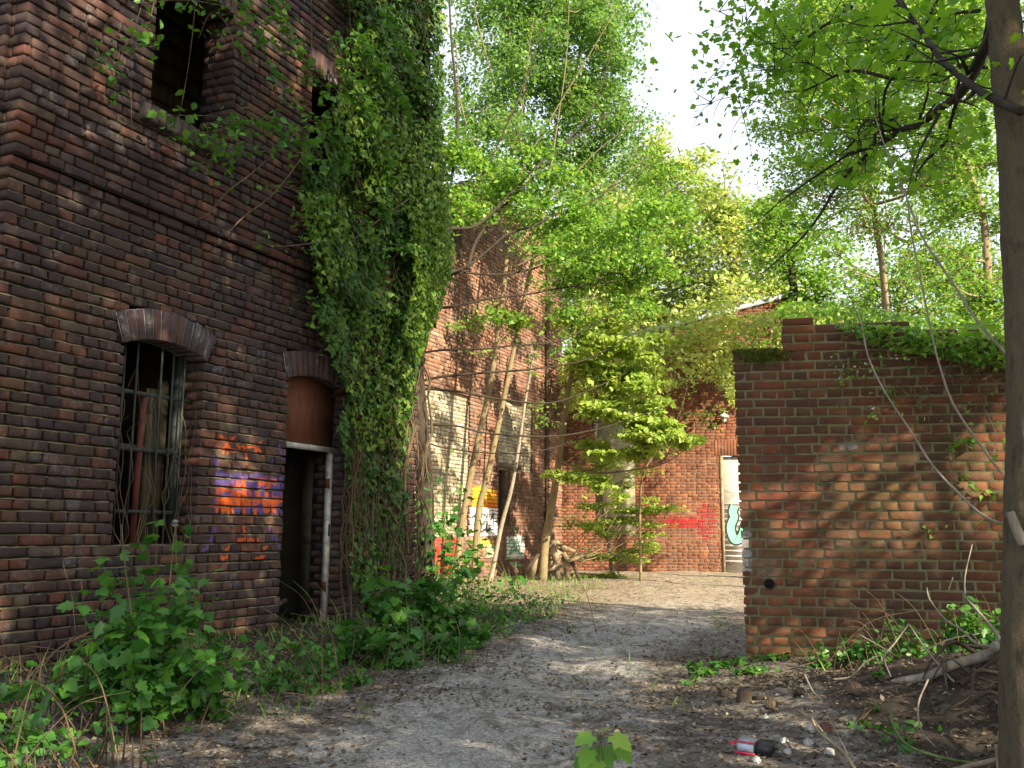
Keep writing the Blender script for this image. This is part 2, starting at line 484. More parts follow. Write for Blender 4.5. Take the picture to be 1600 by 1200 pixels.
def build_tree(name, label, cat, base, stems, clumps, bark, leafm, size, tpl='quad', dens=1.0, group=None, flat=.8,
               droop=.35, extra=None, r_limb=.04, up=1.0, sides=8, sprays=False, limbs=True):
    """stems: list of (points, r0, r1); clumps: list of (centre, radius[, density])"""
    t = thing(name, label, cat, base, group)
    tr = MB(); br = MB(); lf = MB()
    sp = []
    for pts, r0, r1 in stems:
        c = curve(pts, 6)
        tr.tube(c, taper(len(c), r0, r1), sides)
        sp += [(np.array(q), r0 + (r1 - r0) * i / len(c)) for i, q in enumerate(c)]
    if extra:
        for pts, r0, r1 in extra:
            c = curve(pts, 6)
            br.tube(c, taper(len(c), r0, r1), 6)
            sp += [(np.array(q), r0) for q in c]
    SP = np.array([q for q, _ in sp])
    for cl in clumps:
        c = np.array(tuple(cl[0])); r = cl[1]; dn = cl[2] if len(cl) > 2 else 1.0
        rr = r if np.isscalar(r) else max(r)
        dd = np.linalg.norm((SP - c) * np.array([1, 1, .7]), axis=1) + np.where(SP[:, 2] > c[2] + .1 * rr, rr * 1.5, 0)
        q = SP[dd.argmin()]
        o = c + (q - c) * min(.5, .5 * rr / (np.linalg.norm(q - c) + 1e-6))
        if limbs:
            mid = (q + o) / 2 + np.array([0, 0, -.08 * np.linalg.norm(q - o)])
            L = curve([q, mid, o], 5)
            br.tube(L, taper(len(L), r_limb * min(1.4, rr), r_limb * .5 * min(1.4, rr)), 5, cap=False)
        ra = [r, r, r * flat] if np.isscalar(r) else r
        area = (np.mean(ra)) ** 2
        sub_branches(br, lf, o, c, ra, dens * dn * area * 22 / (size ** 2), size, tpl, r_limb * .7 * min(1.3, rr), droop=droop, up=up, sprays=sprays)
    if tr.n: tr.build('trunk', bark, t, True)
    if br.n: br.build('branches', bark, t, True)
    if lf.n: lf.build('crown', leafm, t)
    return t

# ------------------------------------------------------------------ brick walls
CH = .077
def brick_add(mb, W, u0, u1, z0, z1, d, depth, jit=.002, bev=.004, paint=None, fine=False):
    """one brick: front at d, sides running back by depth"""
    if u1 - u0 < .02: return
    j = lambda: rng.normal(0, jit, 2)
    fr = np.array([[u0, z0], [u1, z0], [u1, z1], [u0, z1]])
    fr = fr + rng.normal(0, jit, (4, 2))
    inn = fr + np.array([[bev, bev], [-bev, bev], [-bev, -bev], [bev, -bev]]) * rng.uniform(.7, 1.6, (4, 1))
    tl = rng.normal(0, jit * .6, 4)
    if paint is not None and not paint.near(u0, u1, z0, z1): paint = None
    if fine and paint is None and bev > 0:
        pass
    back = np.c_[fr, np.full(4, d - depth)]
    mid = np.c_[fr, d - bev * 1.1 + tl * .3]
    front = np.c_[inn, d + tl]
    if paint is None:
        V = W.arr(np.concatenate([back, mid, front]))
        F = []
        for k in range(4):
            k2 = (k + 1) % 4
            F += [[k, k2, k2 + 4, k + 4], [k + 4, k2 + 4, k2 + 8, k + 8]]
        F.append([8, 9, 10, 11])
        mb.add(V, F)
    else:
        nu = max(2, int((u1 - u0) / paint.res)); nz = max(2, int((z1 - z0) / paint.res))
        a = np.linspace(0, 1, nu + 1)[None, :, None]; b = np.linspace(0, 1, nz + 1)[:, None, None]
        G = (front[0] * (1 - a) + front[1] * a) * (1 - b) + (front[3] * (1 - a) + front[2] * a) * b
        G = G.reshape(-1, 3)
        C = paint(G[:, 0], G[:, 1])
        n0 = 8
        idx = lambda i, k: n0 + k * (nu + 1) + i
        F = [[k, (k + 1) % 4, (k + 1) % 4 + 4, k + 4] for k in range(4)]
        gr = [[idx(i, k), idx(i + 1, k), idx(i + 1, k + 1), idx(i, k + 1)] for k in range(nz) for i in range(nu)]
        F += gr
        cs = [idx(0, 0), idx(nu, 0), idx(nu, nz), idx(0, nz)]
        F += [[k + 4, (k + 1) % 4 + 4, cs[(k + 1) % 4], cs[k]] for k in range(4)]
        V = W.arr(np.concatenate([back, mid, G]))
        Cm = paint(fr[:, 0], fr[:, 1])
        mb.add(V, F, np.concatenate([Cm, Cm, C]))

class Paint:
    """strokes of spray paint in wall coordinates: polylines and discs"""
    def __init__(s, W, res=.01):
        s.W = W; s.res = res; s.st = []; s.bb = [9e9, -9e9, 9e9, -9e9]
    def stroke(s, pxs, colr, w=.02, strength=1.0, soft=.008):
        P = np.array([s.W.hit(*p) for p in pxs])
        s.st.append((P, np.array(colr), w, strength, soft))
        m = w + .03
        s.bb = [min(s.bb[0], P[:, 0].min() - m), max(s.bb[1], P[:, 0].max() + m), min(s.bb[2], P[:, 1].min() - m), max(s.bb[3], P[:, 1].max() + m)]
        return s
    def rect(s, x0, y0, x1, y1, colr, strength=1.0):
        q = [s.W.hit(x, y) for x, y in ((x0, y0), (x1, y0), (x1, y1), (x0, y1))]
        a0, a1 = min(p[0] for p in q), max(p[0] for p in q); b0, b1 = min(p[1] for p in q), max(p[1] for p in q)
        s.st.append((('rect', a0, a1, b0, b1), np.array(colr), 0, strength, .012))
        s.bb = [min(s.bb[0], a0 - .03), max(s.bb[1], a1 + .03), min(s.bb[2], b0 - .03), max(s.bb[3], b1 + .03)]
        return s
    def near(s, u0, u1, z0, z1):
        return u1 > s.bb[0] and u0 < s.bb[1] and z1 > s.bb[2] and z0 < s.bb[3]
    def __call__(s, u, z):
        C = np.zeros((len(u), 4))
        wob = .006 * np.sin(u * 90 + z * 41) + .005 * np.sin(z * 120 - u * 33)
        for P, c, w, k, soft in s.st:
            if isinstance(P, tuple):
                _, a0, a1, b0, b1 = P
                d = np.maximum(np.maximum(a0 - u, u - a1), np.maximum(b0 - z, z - b1)); w = 0
            else:
                d = np.full(len(u), 9.)
                for i in range(len(P) - 1):
                    A, B = P[i], P[i + 1]; L = B - A
                    t = np.clip(((u - A[0]) * L[0] + (z - A[1]) * L[1]) / (L @ L + 1e-9), 0, 1)
                    d = np.minimum(d, np.hypot(u - A[0] - t * L[0], z - A[1] - t * L[1]))
            a = np.clip((w - d + wob) / soft + .5, 0, 1) * k
            C[:, :3] = C[:, :3] * (1 - a[:, None]) + c * a[:, None] if True else 0
            C[:, 3] = np.maximum(C[:, 3], a)
            # keep the colour pure where paint is thin
            m = (a > 0.02) & (C[:, 3] <= a + 1e-6)
            C[m, :3] = c
        return C

def brick_wall(W, u0, u1, z0, z1, bmat, mmat, parent, openings=(), bond='wild', off=lambda c, z: 0.0, jit=.0025, bev=.004,
               top=None, left=None, right=None, paint=None, thick=.36, joint=.012, rec=.014, ch=CH, name='wall', mname='mortar', deep=True, prot=.003, wander=0, fillet=None):
    B = MB(); K = MB(); FL = MB()
    B.hasc = True
    nc = int(round((z1 - z0) / ch))
    for c in range(nc):
        a = z0 + c * ch; b = a + ch; zm = (a + b) / 2
        d = off(c, zm)
        L = u0 + (left(zm) if left else 0); Rr = u1 + (right(zm) if right else 0)
        iv = [(L, Rr)]
        if top is not None:
            # parts of the course lying under the wall's top line
            us = np.linspace(L, Rr, 160); ok = np.array([top(x) > zm for x in us]); iv = []
            s = None
            for x, k in zip(us, ok):
                if k and s is None: s = x
                if not k and s is not None: iv.append((s, x)); s = None
            if s is not None: iv.append((s, Rr))
        edges = set()
        for op in openings:
            r = op(zm)
            if r is None: continue
            nv = []
            for p, q in iv:
                if r[1] <= p or r[0] >= q: nv.append((p, q)); continue
                if r[0] > p: nv.append((p, r[0])); edges.add(round(r[0], 4))
                if r[1] < q: nv.append((r[1], q)); edges.add(round(r[1], 4))
            iv = nv
        # joints of this course, continuous along the wall
        x = u0 - .3 + (rng.uniform(0, .1) if bond == 'wild' else 0)
        js = [x]
        hd = (c % 2 == 0)
        if bond == 'english' and not hd: x += -.065; js = [x]
        while x < u1 + .3:
            if bond == 'wild': w = .257 if rng.random() < .33 else .130
            elif bond == 'english': w = .130 if hd else .257
            else: w = .257
            x += w + rng.normal(0, .004); js.append(x)
        for p, q in iv:
            cut = [p] + [v for v in js if p + .035 < v < q - .035] + [q]
            for i in range(len(cut) - 1):
                s, e = cut[i], cut[i + 1]
                g0 = joint * .58 if i > 0 else -.004 * rng.random(); g1 = joint * .58 if i < len(cut) - 2 else -.006 * rng.random()
                isedge = (i == 0 or i == len(cut) - 2)
                dz = wander * math.sin(s * 2.1 + c * .7) if wander else 0
                dd = d + max(-rec * .6, rng.normal(0, prot))
                brick_add(B, W, s + g0, e - g1, a + joint * .45 + dz, b - joint * .55 + dz, dd, .11 if isedge and deep else rec + .012, jit, bev, paint)
            if deep:
                for e, sgn in ((p, 1), (q, -1)):
                    for kk, (d0, dl) in enumerate(((.122, .11), (.244, .11))):
                        if d0 + dl > thick + .01: break
                        m = .11
                        lo, hi = (e, e + m) if sgn > 0 else (e - m, e)
                        sh = .05 * (c % 2)
                        brick_add(B, W, lo - (.004 if sgn > 0 else 0), hi + (.004 if sgn < 0 else 0), a + joint * .45, b - joint * .55, d - d0 + sh - .0, dl - .012, jit, bev)
            if fillet is not None and zm < fillet:
                us = np.arange(p + .01, q - .01, .03); n1 = len(us)
                if n1 > 2:
                    hh = np.clip(rng.normal(.0055, .0035, n1), .0005, joint * .8); hh = (hh + np.roll(hh, 1)) / 2
                    df = d - .004 - np.abs(rng.normal(0, .004, n1)); zb = b - joint * .55
                    V = W.arr(np.concatenate([np.c_[us, np.full(n1, zb - .002), df], np.c_[us, zb + hh, df - .002], np.c_[us, zb + hh + .001, np.full(n1, d - rec)]]))
                    ii = np.arange(n1 - 1); FL.add(V, np.concatenate([np.stack([ii, ii + 1, ii + 1 + n1, ii + n1], 1), np.stack([ii + n1, ii + 1 + n1, ii + 1 + 2 * n1, ii + 2 * n1], 1)]))
            # mortar core of the course
            e0, e1 = p + .012, q - .012
            V = W.arr([[e0, a, d - rec], [e1, a, d - rec], [e1, b, d - rec], [e0, b, d - rec], [e0, a, d - thick], [e1, a, d - thick], [e1, b, d - thick], [e0, b, d - thick]])
            K.add(V, [[0, 1, 2, 3], [5, 4, 7, 6], [4, 0, 3, 7], [1, 5, 6, 2]])
            K.add(W.arr([[e0, b - .001, d - rec], [e1, b - .001, d - rec], [e1, b - .001, d - thick], [e0, b - .001, d - thick]]), [[0, 1, 2, 3]])
    w = B.build(name, bmat, parent)
    k = K.build(mname, mmat, parent)
    if FL.n: FL.build('bed_mortar', M['bed_mortar'], k)
    return w, k

def arch_open(ua, ub, zb, zs, rise, ring=0.0):
    """interval of an arched opening (incl. its ring) at height z"""
    um, hw = (ua + ub) / 2, (ub - ua) / 2
    rad = (hw * hw + rise * rise) / (2 * rise); zc = zs + rise - rad
    def f(z):
        if z < zb: return None
        if z <= zs + .02: return (ua, ub)
        r2 = (rad + ring) ** 2 - (z - zc) ** 2
        if r2 <= 0: return None
        h = math.sqrt(r2)
        h = min(h, hw + ring * .35)
        return (um - h, um + h)
    return f, (um, zc, rad, hw)

def arch_ring(W, geo, ring, m, parent, d=.012, thick=.2):
    um, zc, rad, hw = geo
    mb = MB(); mo = MB()
    a0 = math.asin(min(.99, hw / rad)) + .02
    n = int(2 * a0 * (rad + ring / 2) / .082)
    for i in range(n):
        t0 = -a0 + 2 * a0 * i / n + .006 / rad; t1 = -a0 + 2 * a0 * (i + 1) / n - .006 / rad
        ri, ro = rad, rad + ring * rng.uniform(.97, 1.02)
        q = [(um + ri * math.sin(t0), zc + ri * math.cos(t0)), (um + ri * math.sin(t1), zc + ri * math.cos(t1)),
             (um + ro * math.sin(t1), zc + ro * math.cos(t1)), (um + ro * math.sin(t0), zc + ro * math.cos(t0))]
        dd = d + rng.normal(0, .002)
        cx = sum(p[0] for p in q) / 4; cz = sum(p[1] for p in q) / 4
        inn = [(cx + (p[0] - cx) * .93, cz + (p[1] - cz) * .985) for p in q]
        V = W.arr([[*p, dd - thick] for p in q] + [[*p, dd - .004] for p in q] + [[*p, dd] for p in inn])
        F = []
        for k in range(4):
            k2 = (k + 1) % 4
            F += [[k, k2, k2 + 4, k + 4], [k + 4, k2 + 4, k2 + 8, k + 8]]
        F += [[8, 9, 10, 11]]
        mb.add(V, F)
    seg = 24
    A = np.linspace(-a0, a0, seg + 1)
    V = []
    for t in A:
        for r_ in (rad + .003, rad + ring - .004):
            for dd in (d - .012, d - thick - .02):
                V.append([um + r_ * math.sin(t), zc + r_ * math.cos(t), dd])
    V = W.arr(V); F = []
    for i in range(seg):
        o = i * 4
        F += [[o, o + 4, o + 6, o + 2], [o, o + 1, o + 5, o + 4], [o + 2, o + 6, o + 7, o + 3]]
    mo.add(V, F)
    r = mb.build('window_arch', m, parent)
    mo.build('arch_mortar', M['mortar_lime'], r)
    return r
M['mortar_lime'] = mat_plain('lime streaked mortar', (.16, .16, .16), (.5, .5, .5), 12, .95, .3, 60)

# ================================================================== the setting
W1o = at(12, 285, 6.0)
vp = ray(1495, 835)
W1 = Wall((W1o.x, W1o.y), (vp.x, vp.y))                       # long facade on the left
W2p = at(870, 820, 24.0)
W2 = Wall((W2p.x - W1.u.x * 14, W2p.y - W1.u.y * 14), W1.u)   # the set-back building; right end at u = 14
RWp = at(1152, 800, 8.0)
RW = Wall((RWp.x, RWp.y), (.972, -.235))                      # free-standing wall on the right
BGp = at(1000, 800, 24.4)
BG = Wall((BGp.x, BGp.y), (.998, -.06))                       # gabled wall at the end of the yard

# ---- ground: one sheet, dense near the camera
gx = np.concatenate([[-400, -150, -60, -25], np.arange(-12, 14, .09), [25, 60, 150, 400]])
gy = np.concatenate([[-400, -150, -60, -20, -8], np.arange(-2, 9, .09), np.arange(9, 32, .25), [45, 80, 160, 400]])
GX, GY = np.meshgrid(gx, gy)
rr_ = np.random.default_rng(3)
GZ = np.array([[gz(x, y) for x in gx] for y in gy])
near = (np.abs(GX) < 14) & (GY < 32) & (GY > -3)
GZ = GZ + np.where(near, rr_.normal(0, .004, GZ.shape), 0)
mound = np.exp(-(((GX - 3.0) / 1.3) ** 2 + ((GY - 5.4) / 1.1) ** 2))
GZ += mound * rr_.normal(0, .025, GZ.shape)
g = MB()
ny, nx = GX.shape
i = (np.arange(ny - 1)[:, None] * nx + np.arange(nx - 1)[None, :]).ravel()
# paint: R = worn track, G = moss and soil under plants, B = litter
pcx = np.interp(GY, [0, 3, 5, 7, 9, 12, 16, 20, 25], [-.2, -.2, -.25, .1, .75, 1.7, 3.0, 4.2, 5.0])
pw = np.interp(GY, [0, 5, 8, 12, 16, 25], [1.5, 1.25, 1.1, 1.3, 1.9, 3.2])
track = np.clip(1.35 - np.abs(GX - pcx) / pw, 0, 1)
lx = GX - (-3.1 + 0.457 * (GY - 6.0))
soil = np.clip(1.25 - lx / 1.1, 0, 1) * (GY < 13.5) * np.clip((15 - GY) / 3, 0, 1) + mound + np.clip((GX - 1.15 - .1 * GY) / .6, 0, 1) * (GY < 7.8)
PC = np.stack([track, np.clip(soil, 0, 1), np.clip((GY - 11.5) / 5, 0, .75), np.ones_like(track)], -1)
g.add(np.stack([GX, GY, GZ], -1).reshape(-1, 3), np.stack([i, i + 1, i + nx + 1, i + nx], -1), PC.reshape(-1, 4))
m, nt, b = mat('trodden yard ground')
co = objco(nt)
a = node(nt, 'ShaderNodeAttribute', attribute_name='paint')
sp = nt.nodes.new('ShaderNodeSeparateColor'); nt.links.new(a.outputs['Color'], sp.inputs[0])
dirt = ramp(nt, noise(nt, co, 9, 8, .75, .4), [(.32, (.055, .048, .043)), (.5, (.15, .135, .12)), (.66, (.34, .32, .29))])
gravel = ramp(nt, noise(nt, co, 26, 8, .8), [(.3, (.15, .145, .135)), (.52, (.34, .33, .31)), (.7, (.54, .53, .50))])
mp = nt.nodes.new('ShaderNodeMapping'); mp.inputs['Scale'].default_value = (1.6, .7, 1); mp.inputs['Rotation'].default_value = (0, 0, .2)
nt.links.new(co, mp.inputs['Vector'])
patch = noise(nt, mp.outputs[0], 1.5, 7, .72, .8)
mathn = nt.nodes.new('ShaderNodeMath'); mathn.operation = 'MULTIPLY_ADD'; mathn.inputs[1].default_value = .55
nt.links.new(sp.outputs[0], mathn.inputs[0]); nt.links.new(patch, mathn.inputs[2])
c = mix(nt, ramp(nt, mathn.outputs[0], [(.84, 0.), (1.02, .95)]), dirt, gravel)
soilc = ramp(nt, noise(nt, co, 12, 8, .8), [(.3, (.02, .016, .013)), (.55, (.055, .045, .034)), (.72, (.13, .11, .09))])
mn2 = nt.nodes.new('ShaderNodeMath'); mn2.operation = 'MULTIPLY_ADD'; mn2.inputs[1].default_value = .9
nt.links.new(sp.outputs[1], mn2.inputs[0]); nt.links.new(patch, mn2.inputs[2])
c = mix(nt, ramp(nt, mn2.outputs[0], [(.85, 0.), (1.2, 1.)]), c, soilc)
tan = ramp(nt, noise(nt, co, 7, 8, .8), [(.3, (.10, .075, .05)), (.52, (.30, .24, .17)), (.7, (.5, .43, .33))])
c = mix(nt, sp.outputs[2], c, tan)
damp = noise(nt, mp.outputs[0], 3.1, 6, .75, 1.2)
fine = noise(nt, co, 95, 6, .85)
c = mix(nt, 1.0, c, ramp(nt, fine, [(.36, .28), (.5, 1.0), (.66, 1.9)]), 'MULTIPLY')
crumb = noise(nt, co, 44, 5, .8, .6)
c = mix(nt, ramp(nt, crumb, [(.52, 0.), (.60, .7)]), c, (.07, .055, .042))
c = mix(nt, ramp(nt, damp, [(.49, 0.), (.60, .62)]), c, (.058, .048, .04))
nt.links.new(c, b.inputs['Base Color']); b.inputs['Roughness'].default_value = .95
b.inputs['Specular IOR Level'].default_value = .15
bump(nt, b, mix(nt, .6, noise(nt, co, 60, 8, .85), noise(nt, co, 14, 6, .7)), 1.0, .025)
go = g.build('ground', m, None, True)
tag(go, kind='structure')

# ================================================================== building 1: left facade
hz = lambda W, x, y: W.hit(x, y)[1]
hu = lambda W, x, y: W.hit(x, y)[0]
zcor = round(hz(W1, 60, 266) / CH) * CH
UE = hu(W1, 655, 650)
wa0, wa1 = hu(W1, 228, 175), hu(W1, 357, 150)
wab, wat = hz(W1, 228, 178), hz(W1, 364, 32)
wb0 = hu(W1, 482, 150); wb1 = wb0 + (wa1 - wa0)
wab = round(wab / CH) * CH; wat = round(wat / CH) * CH
w0, w1 = hu(W1, 190, 620), hu(W1, 316, 640)
wzs = .5 * (hz(W1, 196, 537) + hz(W1, 322, 562)); wcr = hz(W1, 250, 531)
d0, d1 = hu(W1, 444, 760), hu(W1, 536, 720)
dzs = .5 * (hz(W1, 450, 592) + hz(W1, 535, 606)); dcr = hz(W1, 490, 588)
RING = .235
fo_w, geo_w = arch_open(w0, w1, .9, wzs, max(.08, wcr - wzs), 0); fr_w, _ = arch_open(w0, w1, .9, wzs, max(.08, wcr - wzs), RING)
fo_d, geo_d = arch_open(d0, d1, -1, dzs, max(.06, dcr - dzs), 0); fr_d, _ = arch_open(d0, d1, -1, dzs, max(.06, dcr - dzs), RING)
up = lambda a_, b_, lo, hi: (lambda z: (a_, b_) if lo < z < hi else None)
bld = thing('brick_building', 'tall dark brick building with arched barred window, doorway and orange graffiti', 'building', W1.P(0, 0, 0))

def off1(c, z):
    if z > zcor + CH: return .045
    if z > zcor: return .062
    if z > zcor - CH: return .022
    return 0
P1 = Paint(W1, .009)
ORG, PUR = (.60, .10, .014), (.10, .07, .24)
for xs in ([(346, 682), (366, 706)], [(366, 682), (348, 706)], [(356, 690), (356, 710)], [(370, 697), (402, 698)], [(384, 698), (385, 724)], [(408, 690), (400, 706)], [(402, 700), (410, 710)]):
    P1.stroke(xs, ORG, .014, .8)
for xs in ([(334, 716), (344, 736)], [(340, 722), (338, 730)], [(428, 720), (424, 728)], [(436, 700), (440, 714)], [(326, 850), (318, 862)], [(336, 826), (330, 846)], [(420, 826), (428, 838)], [(428, 838), (436, 852)],
           [(374, 735), (376, 745)], [(400, 738), (412, 744)]):
    P1.stroke(xs, PUR, .022, .75)
P1.rect(337, 746, 439, 800, PUR, .9)
for xs in ([(342, 764), (364, 764)], [(342, 766), (341, 795)], [(342, 780), (440, 782)], [(363, 764), (366, 780)], [(344, 796), (362, 797)], [(372, 756), (372, 775)], [(380, 750), (382, 778)], [(390, 766), (392, 778)],
           [(404, 752), (430, 753)], [(418, 753), (418, 775)], [(403, 765), (404, 778)], [(378, 782), (380, 798)], [(398, 790), (400, 800)], [(412, 788), (432, 790)], [(414, 796), (428, 798)], [(345, 788), (366, 790)], [(370, 786), (388, 787)]):
    P1.stroke(xs, ORG, .026, .95)
for xs in ([(382, 812), (383, 842)], [(370, 843), (402, 844)], [(352, 862), (358, 856)], [(346, 872), (358, 868)], [(408, 858), (416, 854)], [(400, 874), (412, 870)]):
    P1.stroke(xs, ORG, .016, .8)
TOPZ = 107 * CH
sillz = wab
brick_wall(W1, 0, UE, -.15 - (-.15 % CH), TOPZ, M['brick_dark'], M['mortar_dark'], bld,
           openings=[fr_w, fr_d, up(wa0, wa1, wab, wat), up(wb0, wb1, wab, wat)], bond='wild', off=off1, paint=P1, jit=.0032, bev=.005, prot=.004, rec=.030, joint=.0165, wander=.0025, fillet=3.3)
# end wall of the building, round the near corner, and the far return
W1e = Wall((W1.o.x - W1.u.y * 3.5, W1.o.y + W1.u.x * 3.5), (W1.u.y, -W1.u.x))
brick_wall(W1e, .2, 3.39, -.15 - (-.15 % CH), TOPZ, M['brick_dark'], M['mortar_dark'], bld, bond='wild', off=off1, jit=.0032, bev=.006, rec=.022, deep=False, thick=.25, name='end_wall', mname='end_mortar')
arch_ring(W1, geo_w, RING, M['arch'], bld)
arch_ring(W1, geo_d, RING, M['arch'], bld)
# flat lintel courses and sill of the upper windows
for (a0, a1) in ((wa0, wa1), (wb0, wb1)):
    s_ = MB(); n_ = int((a1 - a0 + .22) / .078)
    for k in range(n_):
        x = a0 - .11 + k * .078
        if x + .07 > UE: break
        brick_add(s_, W1, x + .004, x + .070, wab - .125, wab + .012 + rng.normal(0, .003), .105 + rng.normal(0, .004), .3, .003, .008)
    s_.build('window_sill', M['sill'], bld)
    l_ = MB(); n_ = int((a1 - a0 + .1) / .078)
    for k in range(n_):
        x = a0 - .05 + k * .078
        if x + .07 > UE: break
        brick_add(l_, W1, x + .004, x + .072, wat + .002, wat + .235, .056, .3, .003, .006)
    l_.build('window_lintel', M['arch'], bld)
# inside: dark rooms
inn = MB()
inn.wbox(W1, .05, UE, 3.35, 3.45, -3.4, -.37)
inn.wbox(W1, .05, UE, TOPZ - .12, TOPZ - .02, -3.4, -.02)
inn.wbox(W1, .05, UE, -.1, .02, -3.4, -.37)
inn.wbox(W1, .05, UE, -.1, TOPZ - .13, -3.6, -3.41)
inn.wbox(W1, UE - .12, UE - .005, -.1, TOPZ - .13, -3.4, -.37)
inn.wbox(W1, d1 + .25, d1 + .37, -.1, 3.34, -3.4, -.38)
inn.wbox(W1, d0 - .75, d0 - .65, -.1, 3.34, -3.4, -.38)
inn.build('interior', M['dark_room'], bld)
bd = MB()
for k in range(16):                                   # boards seen through the upper opening
    z = 3.6 + k * .22
    bd.wbox(W1, .1, UE - .2, z, z + .2, -1.32 + .01 * (k % 3), -1.28)
bd.build('inner_boarding', M['old_wood'], bld)
roof = MB(); roof.wbox(W1, -.1, UE + .1, TOPZ, TOPZ + .15, -3.8, .2); roof.build('roof', M['roof'], bld)  # unseen slab added on top to keep light out of the rooms

# barred window
fr = MB()
zt = wcr + .02
fr.wbox(W1, w0 - .01, w0 + .07, .85, zt, -.26, -.19); fr.wbox(W1, w1 - .08, w1 + .0, .85, zt, -.26, -.19)
fr.wbox(W1, w0 + .071, w1 - .081, 1.62, 1.68, -.25, -.2); fr.wbox(W1, w0 + .071, w1 - .081, .85, .92, -.25, -.2)
fw = fr.build('window_frame', M['iron'], bld)
bars = MB()
for k in range(6):
    u = w0 + .07 + (w1 - w0 - .14) * (k + .3) / 5.6
    if k != 2: bars.tube([W1.P(u + rng.normal(0, .004), .85, -.11), W1.P(u, 1.7, -.11), W1.P(u, zt - .06, -.11)], .009, 6)
for z in (1.15, 1.62, 2.05):
    bars.wbox(W1, w0 - .02, w1 + .02, z, z + .03, -.125, -.12)
bars.build('window_bars', M['iron'], fw)
pp = MB(); u = w0 + (w1 - w0) * .40
pp.tube([W1.P(u, .85, -.15), W1.P(u + .01, 1.5, -.15), W1.P(u + .025, 2.08, -.15)], .026, 10)
pp.build('rusty_pipe', M['rust_red'], bld)
pl = MB()
for k, (x, wd) in enumerate(((.66, .13), (.82, .10), (.12, .1))):
    uu = w0 + (w1 - w0) * x
    pl.wbox(W1, uu, uu + wd, .8, 2.15 + .08 * k, -.33 - .02 * k, -.30 - .02 * k)
pl.build('shutter_boards', M['shut_wood'], bld)
# climbing dead stems in the window
ds = MB()
for k in range(16):
    uu = rng.uniform(w0 + .02, w1 - .02); z = .9; pts = [W1.P(uu, z, -.05 + rng.normal(0, .04))]
    for q in range(6):
        uu += rng.normal(0, .05); z += rng.uniform(.08, .28); pts.append(W1.P(min(w1 - .03, max(w0 + .03, uu)), min(z, zt - .1), -.06 + rng.normal(0, .03)))
    c_ = curve(pts, 4); ds.tube(c_, taper(len(c_), .004, .0015), 4, cap=False)
t = ds.build('dead_window_stems', M['stick_brown'])
tag(t, 'dry brown stems tangled behind the bars of the arched window', 'plant stems')

# doorway
dr = MB(); ztr = hz(W1, 480, 700)
dtop = dcr + .02
dr.wbox(W1, d0 + .0, d1 + .04, ztr - .0, ztr + .05, -.16, -.10)
dr.wbox(W1, d1 - .065, d1 - .01, .0, ztr - .001, -.16, -.11)
dr.wbox(W1, d1 - .008, d1 + .03, .0, ztr - .001, -.20, -.13)
dfm = dr.build('door_frame', M['white_paint'], bld)
for zz_ in (.45, 1.45):
    hg = MB(); hg.wbox(W1, d1 - .072, d1 - .060, zz_, zz_ + .09, -.155, -.105); hg.tube([W1.P(d1 - .072, zz_ - .005, -.105), W1.P(d1 - .072, zz_ + .045, -.105), W1.P(d1 - .072, zz_ + .095, -.105)], .008, 8)
    hg.build('hinge', M['rust'], dfm)
hg = MB(); hg.wbox(W1, d1 - .055, d1 - .03, .98, 1.10, -.1095, -.106); hg.build('lock_plate', M['iron'], dfm)
tb = MB()
tb.wbox(W1, d0 - .0, d1 + .0, ztr + .051, dtop, -.15, -.13)
tb.build('transom_board', M['rust'], bld, )
jb = MB()
jb.wbox(W1, d1 + .03, d1 + .1, 0.0, ztr - .01, -.50, -.21)
jb.wbox(W1, d1 + .02, d1 + .029, 0.9, 1.0, -.46, -.24)
jb.build('inner_jamb', M['mossy_plaster'], bld)
# stray timbers leaning inside the doorway
tm = MB()
tm.tube([W1.P(d0 + .2, .05, -.6), W1.P(d0 + .45, 1.5, -.9)], .03, 5)
tm.tube([W1.P(d0 + .5, .05, -.7), W1.P(d0 + .3, 1.1, -1.2)], .025, 5)
tm.tube([W1.P(d0 + .1, .15, -.5), W1.P(d0 + .8, .35, -.55)], .03, 5)
t = tm.build('fallen_timber', M['old_wood']); tag(t, 'broken timbers lying inside the dark doorway', 'timber')

# ================================================================== building 2 (set back, whitewashed bays)
b2 = thing('ruined_building', 'tall roofless brick building with whitewashed bays behind the slender trees', 'building', W2.P(14, 0, 0))
CF = .077
P2 = Paint(W2, .028)
P2.rect(646, 740, 656, 845, (.10, .5, .02)); P2.stroke([(640, 820), (652, 845)], (.10, .5, .02), .1)
P2.rect(738, 765, 777, 792, (.75, .33, .01), .95); P2.rect(740, 760, 752, 775, (.8, .5, .02), .8); P2.rect(762, 785, 777, 794, (.7, .12, .01), .8)
P2.rect(734, 795, 777, 838, (.85, .85, .83))
BLK = (.01, .01, .012)
for xs in ([(749, 812), (753, 803), (760, 806), (757, 817), (752, 822), (750, 832)], [(762, 802), (760, 830), (766, 828), (768, 806)], [(770, 803), (772, 826)], [(772, 803), (766, 812)], [(748, 832), (758, 828)], [(745, 806), (742, 832)]):
    P2.stroke(xs, BLK, .032, 1, .02)
P2.rect(660, 840, 716, 872, (.6, .02, .02), .9); P2.rect(666, 870, 710, 897, (.5, .02, .02), .7); P2.stroke([(662, 838), (690, 846)], (.55, .05, .05), .06)
P2.stroke([(636, 755), (645, 765)], (.7, .25, .35), .08); P2.stroke([(640, 842), (652, 858)], (.6, .3, .4), .05); P2.rect(676, 822, 690, 836, (.15, .1, .35), .8)
P2.rect(736, 842, 772, 852, (.7, .5, .05), .7); P2.rect(760, 852, 778, 870, (.35, .55, .30), .6)
P2.rect(792, 838, 819, 872, (.82, .86, .82), .9)
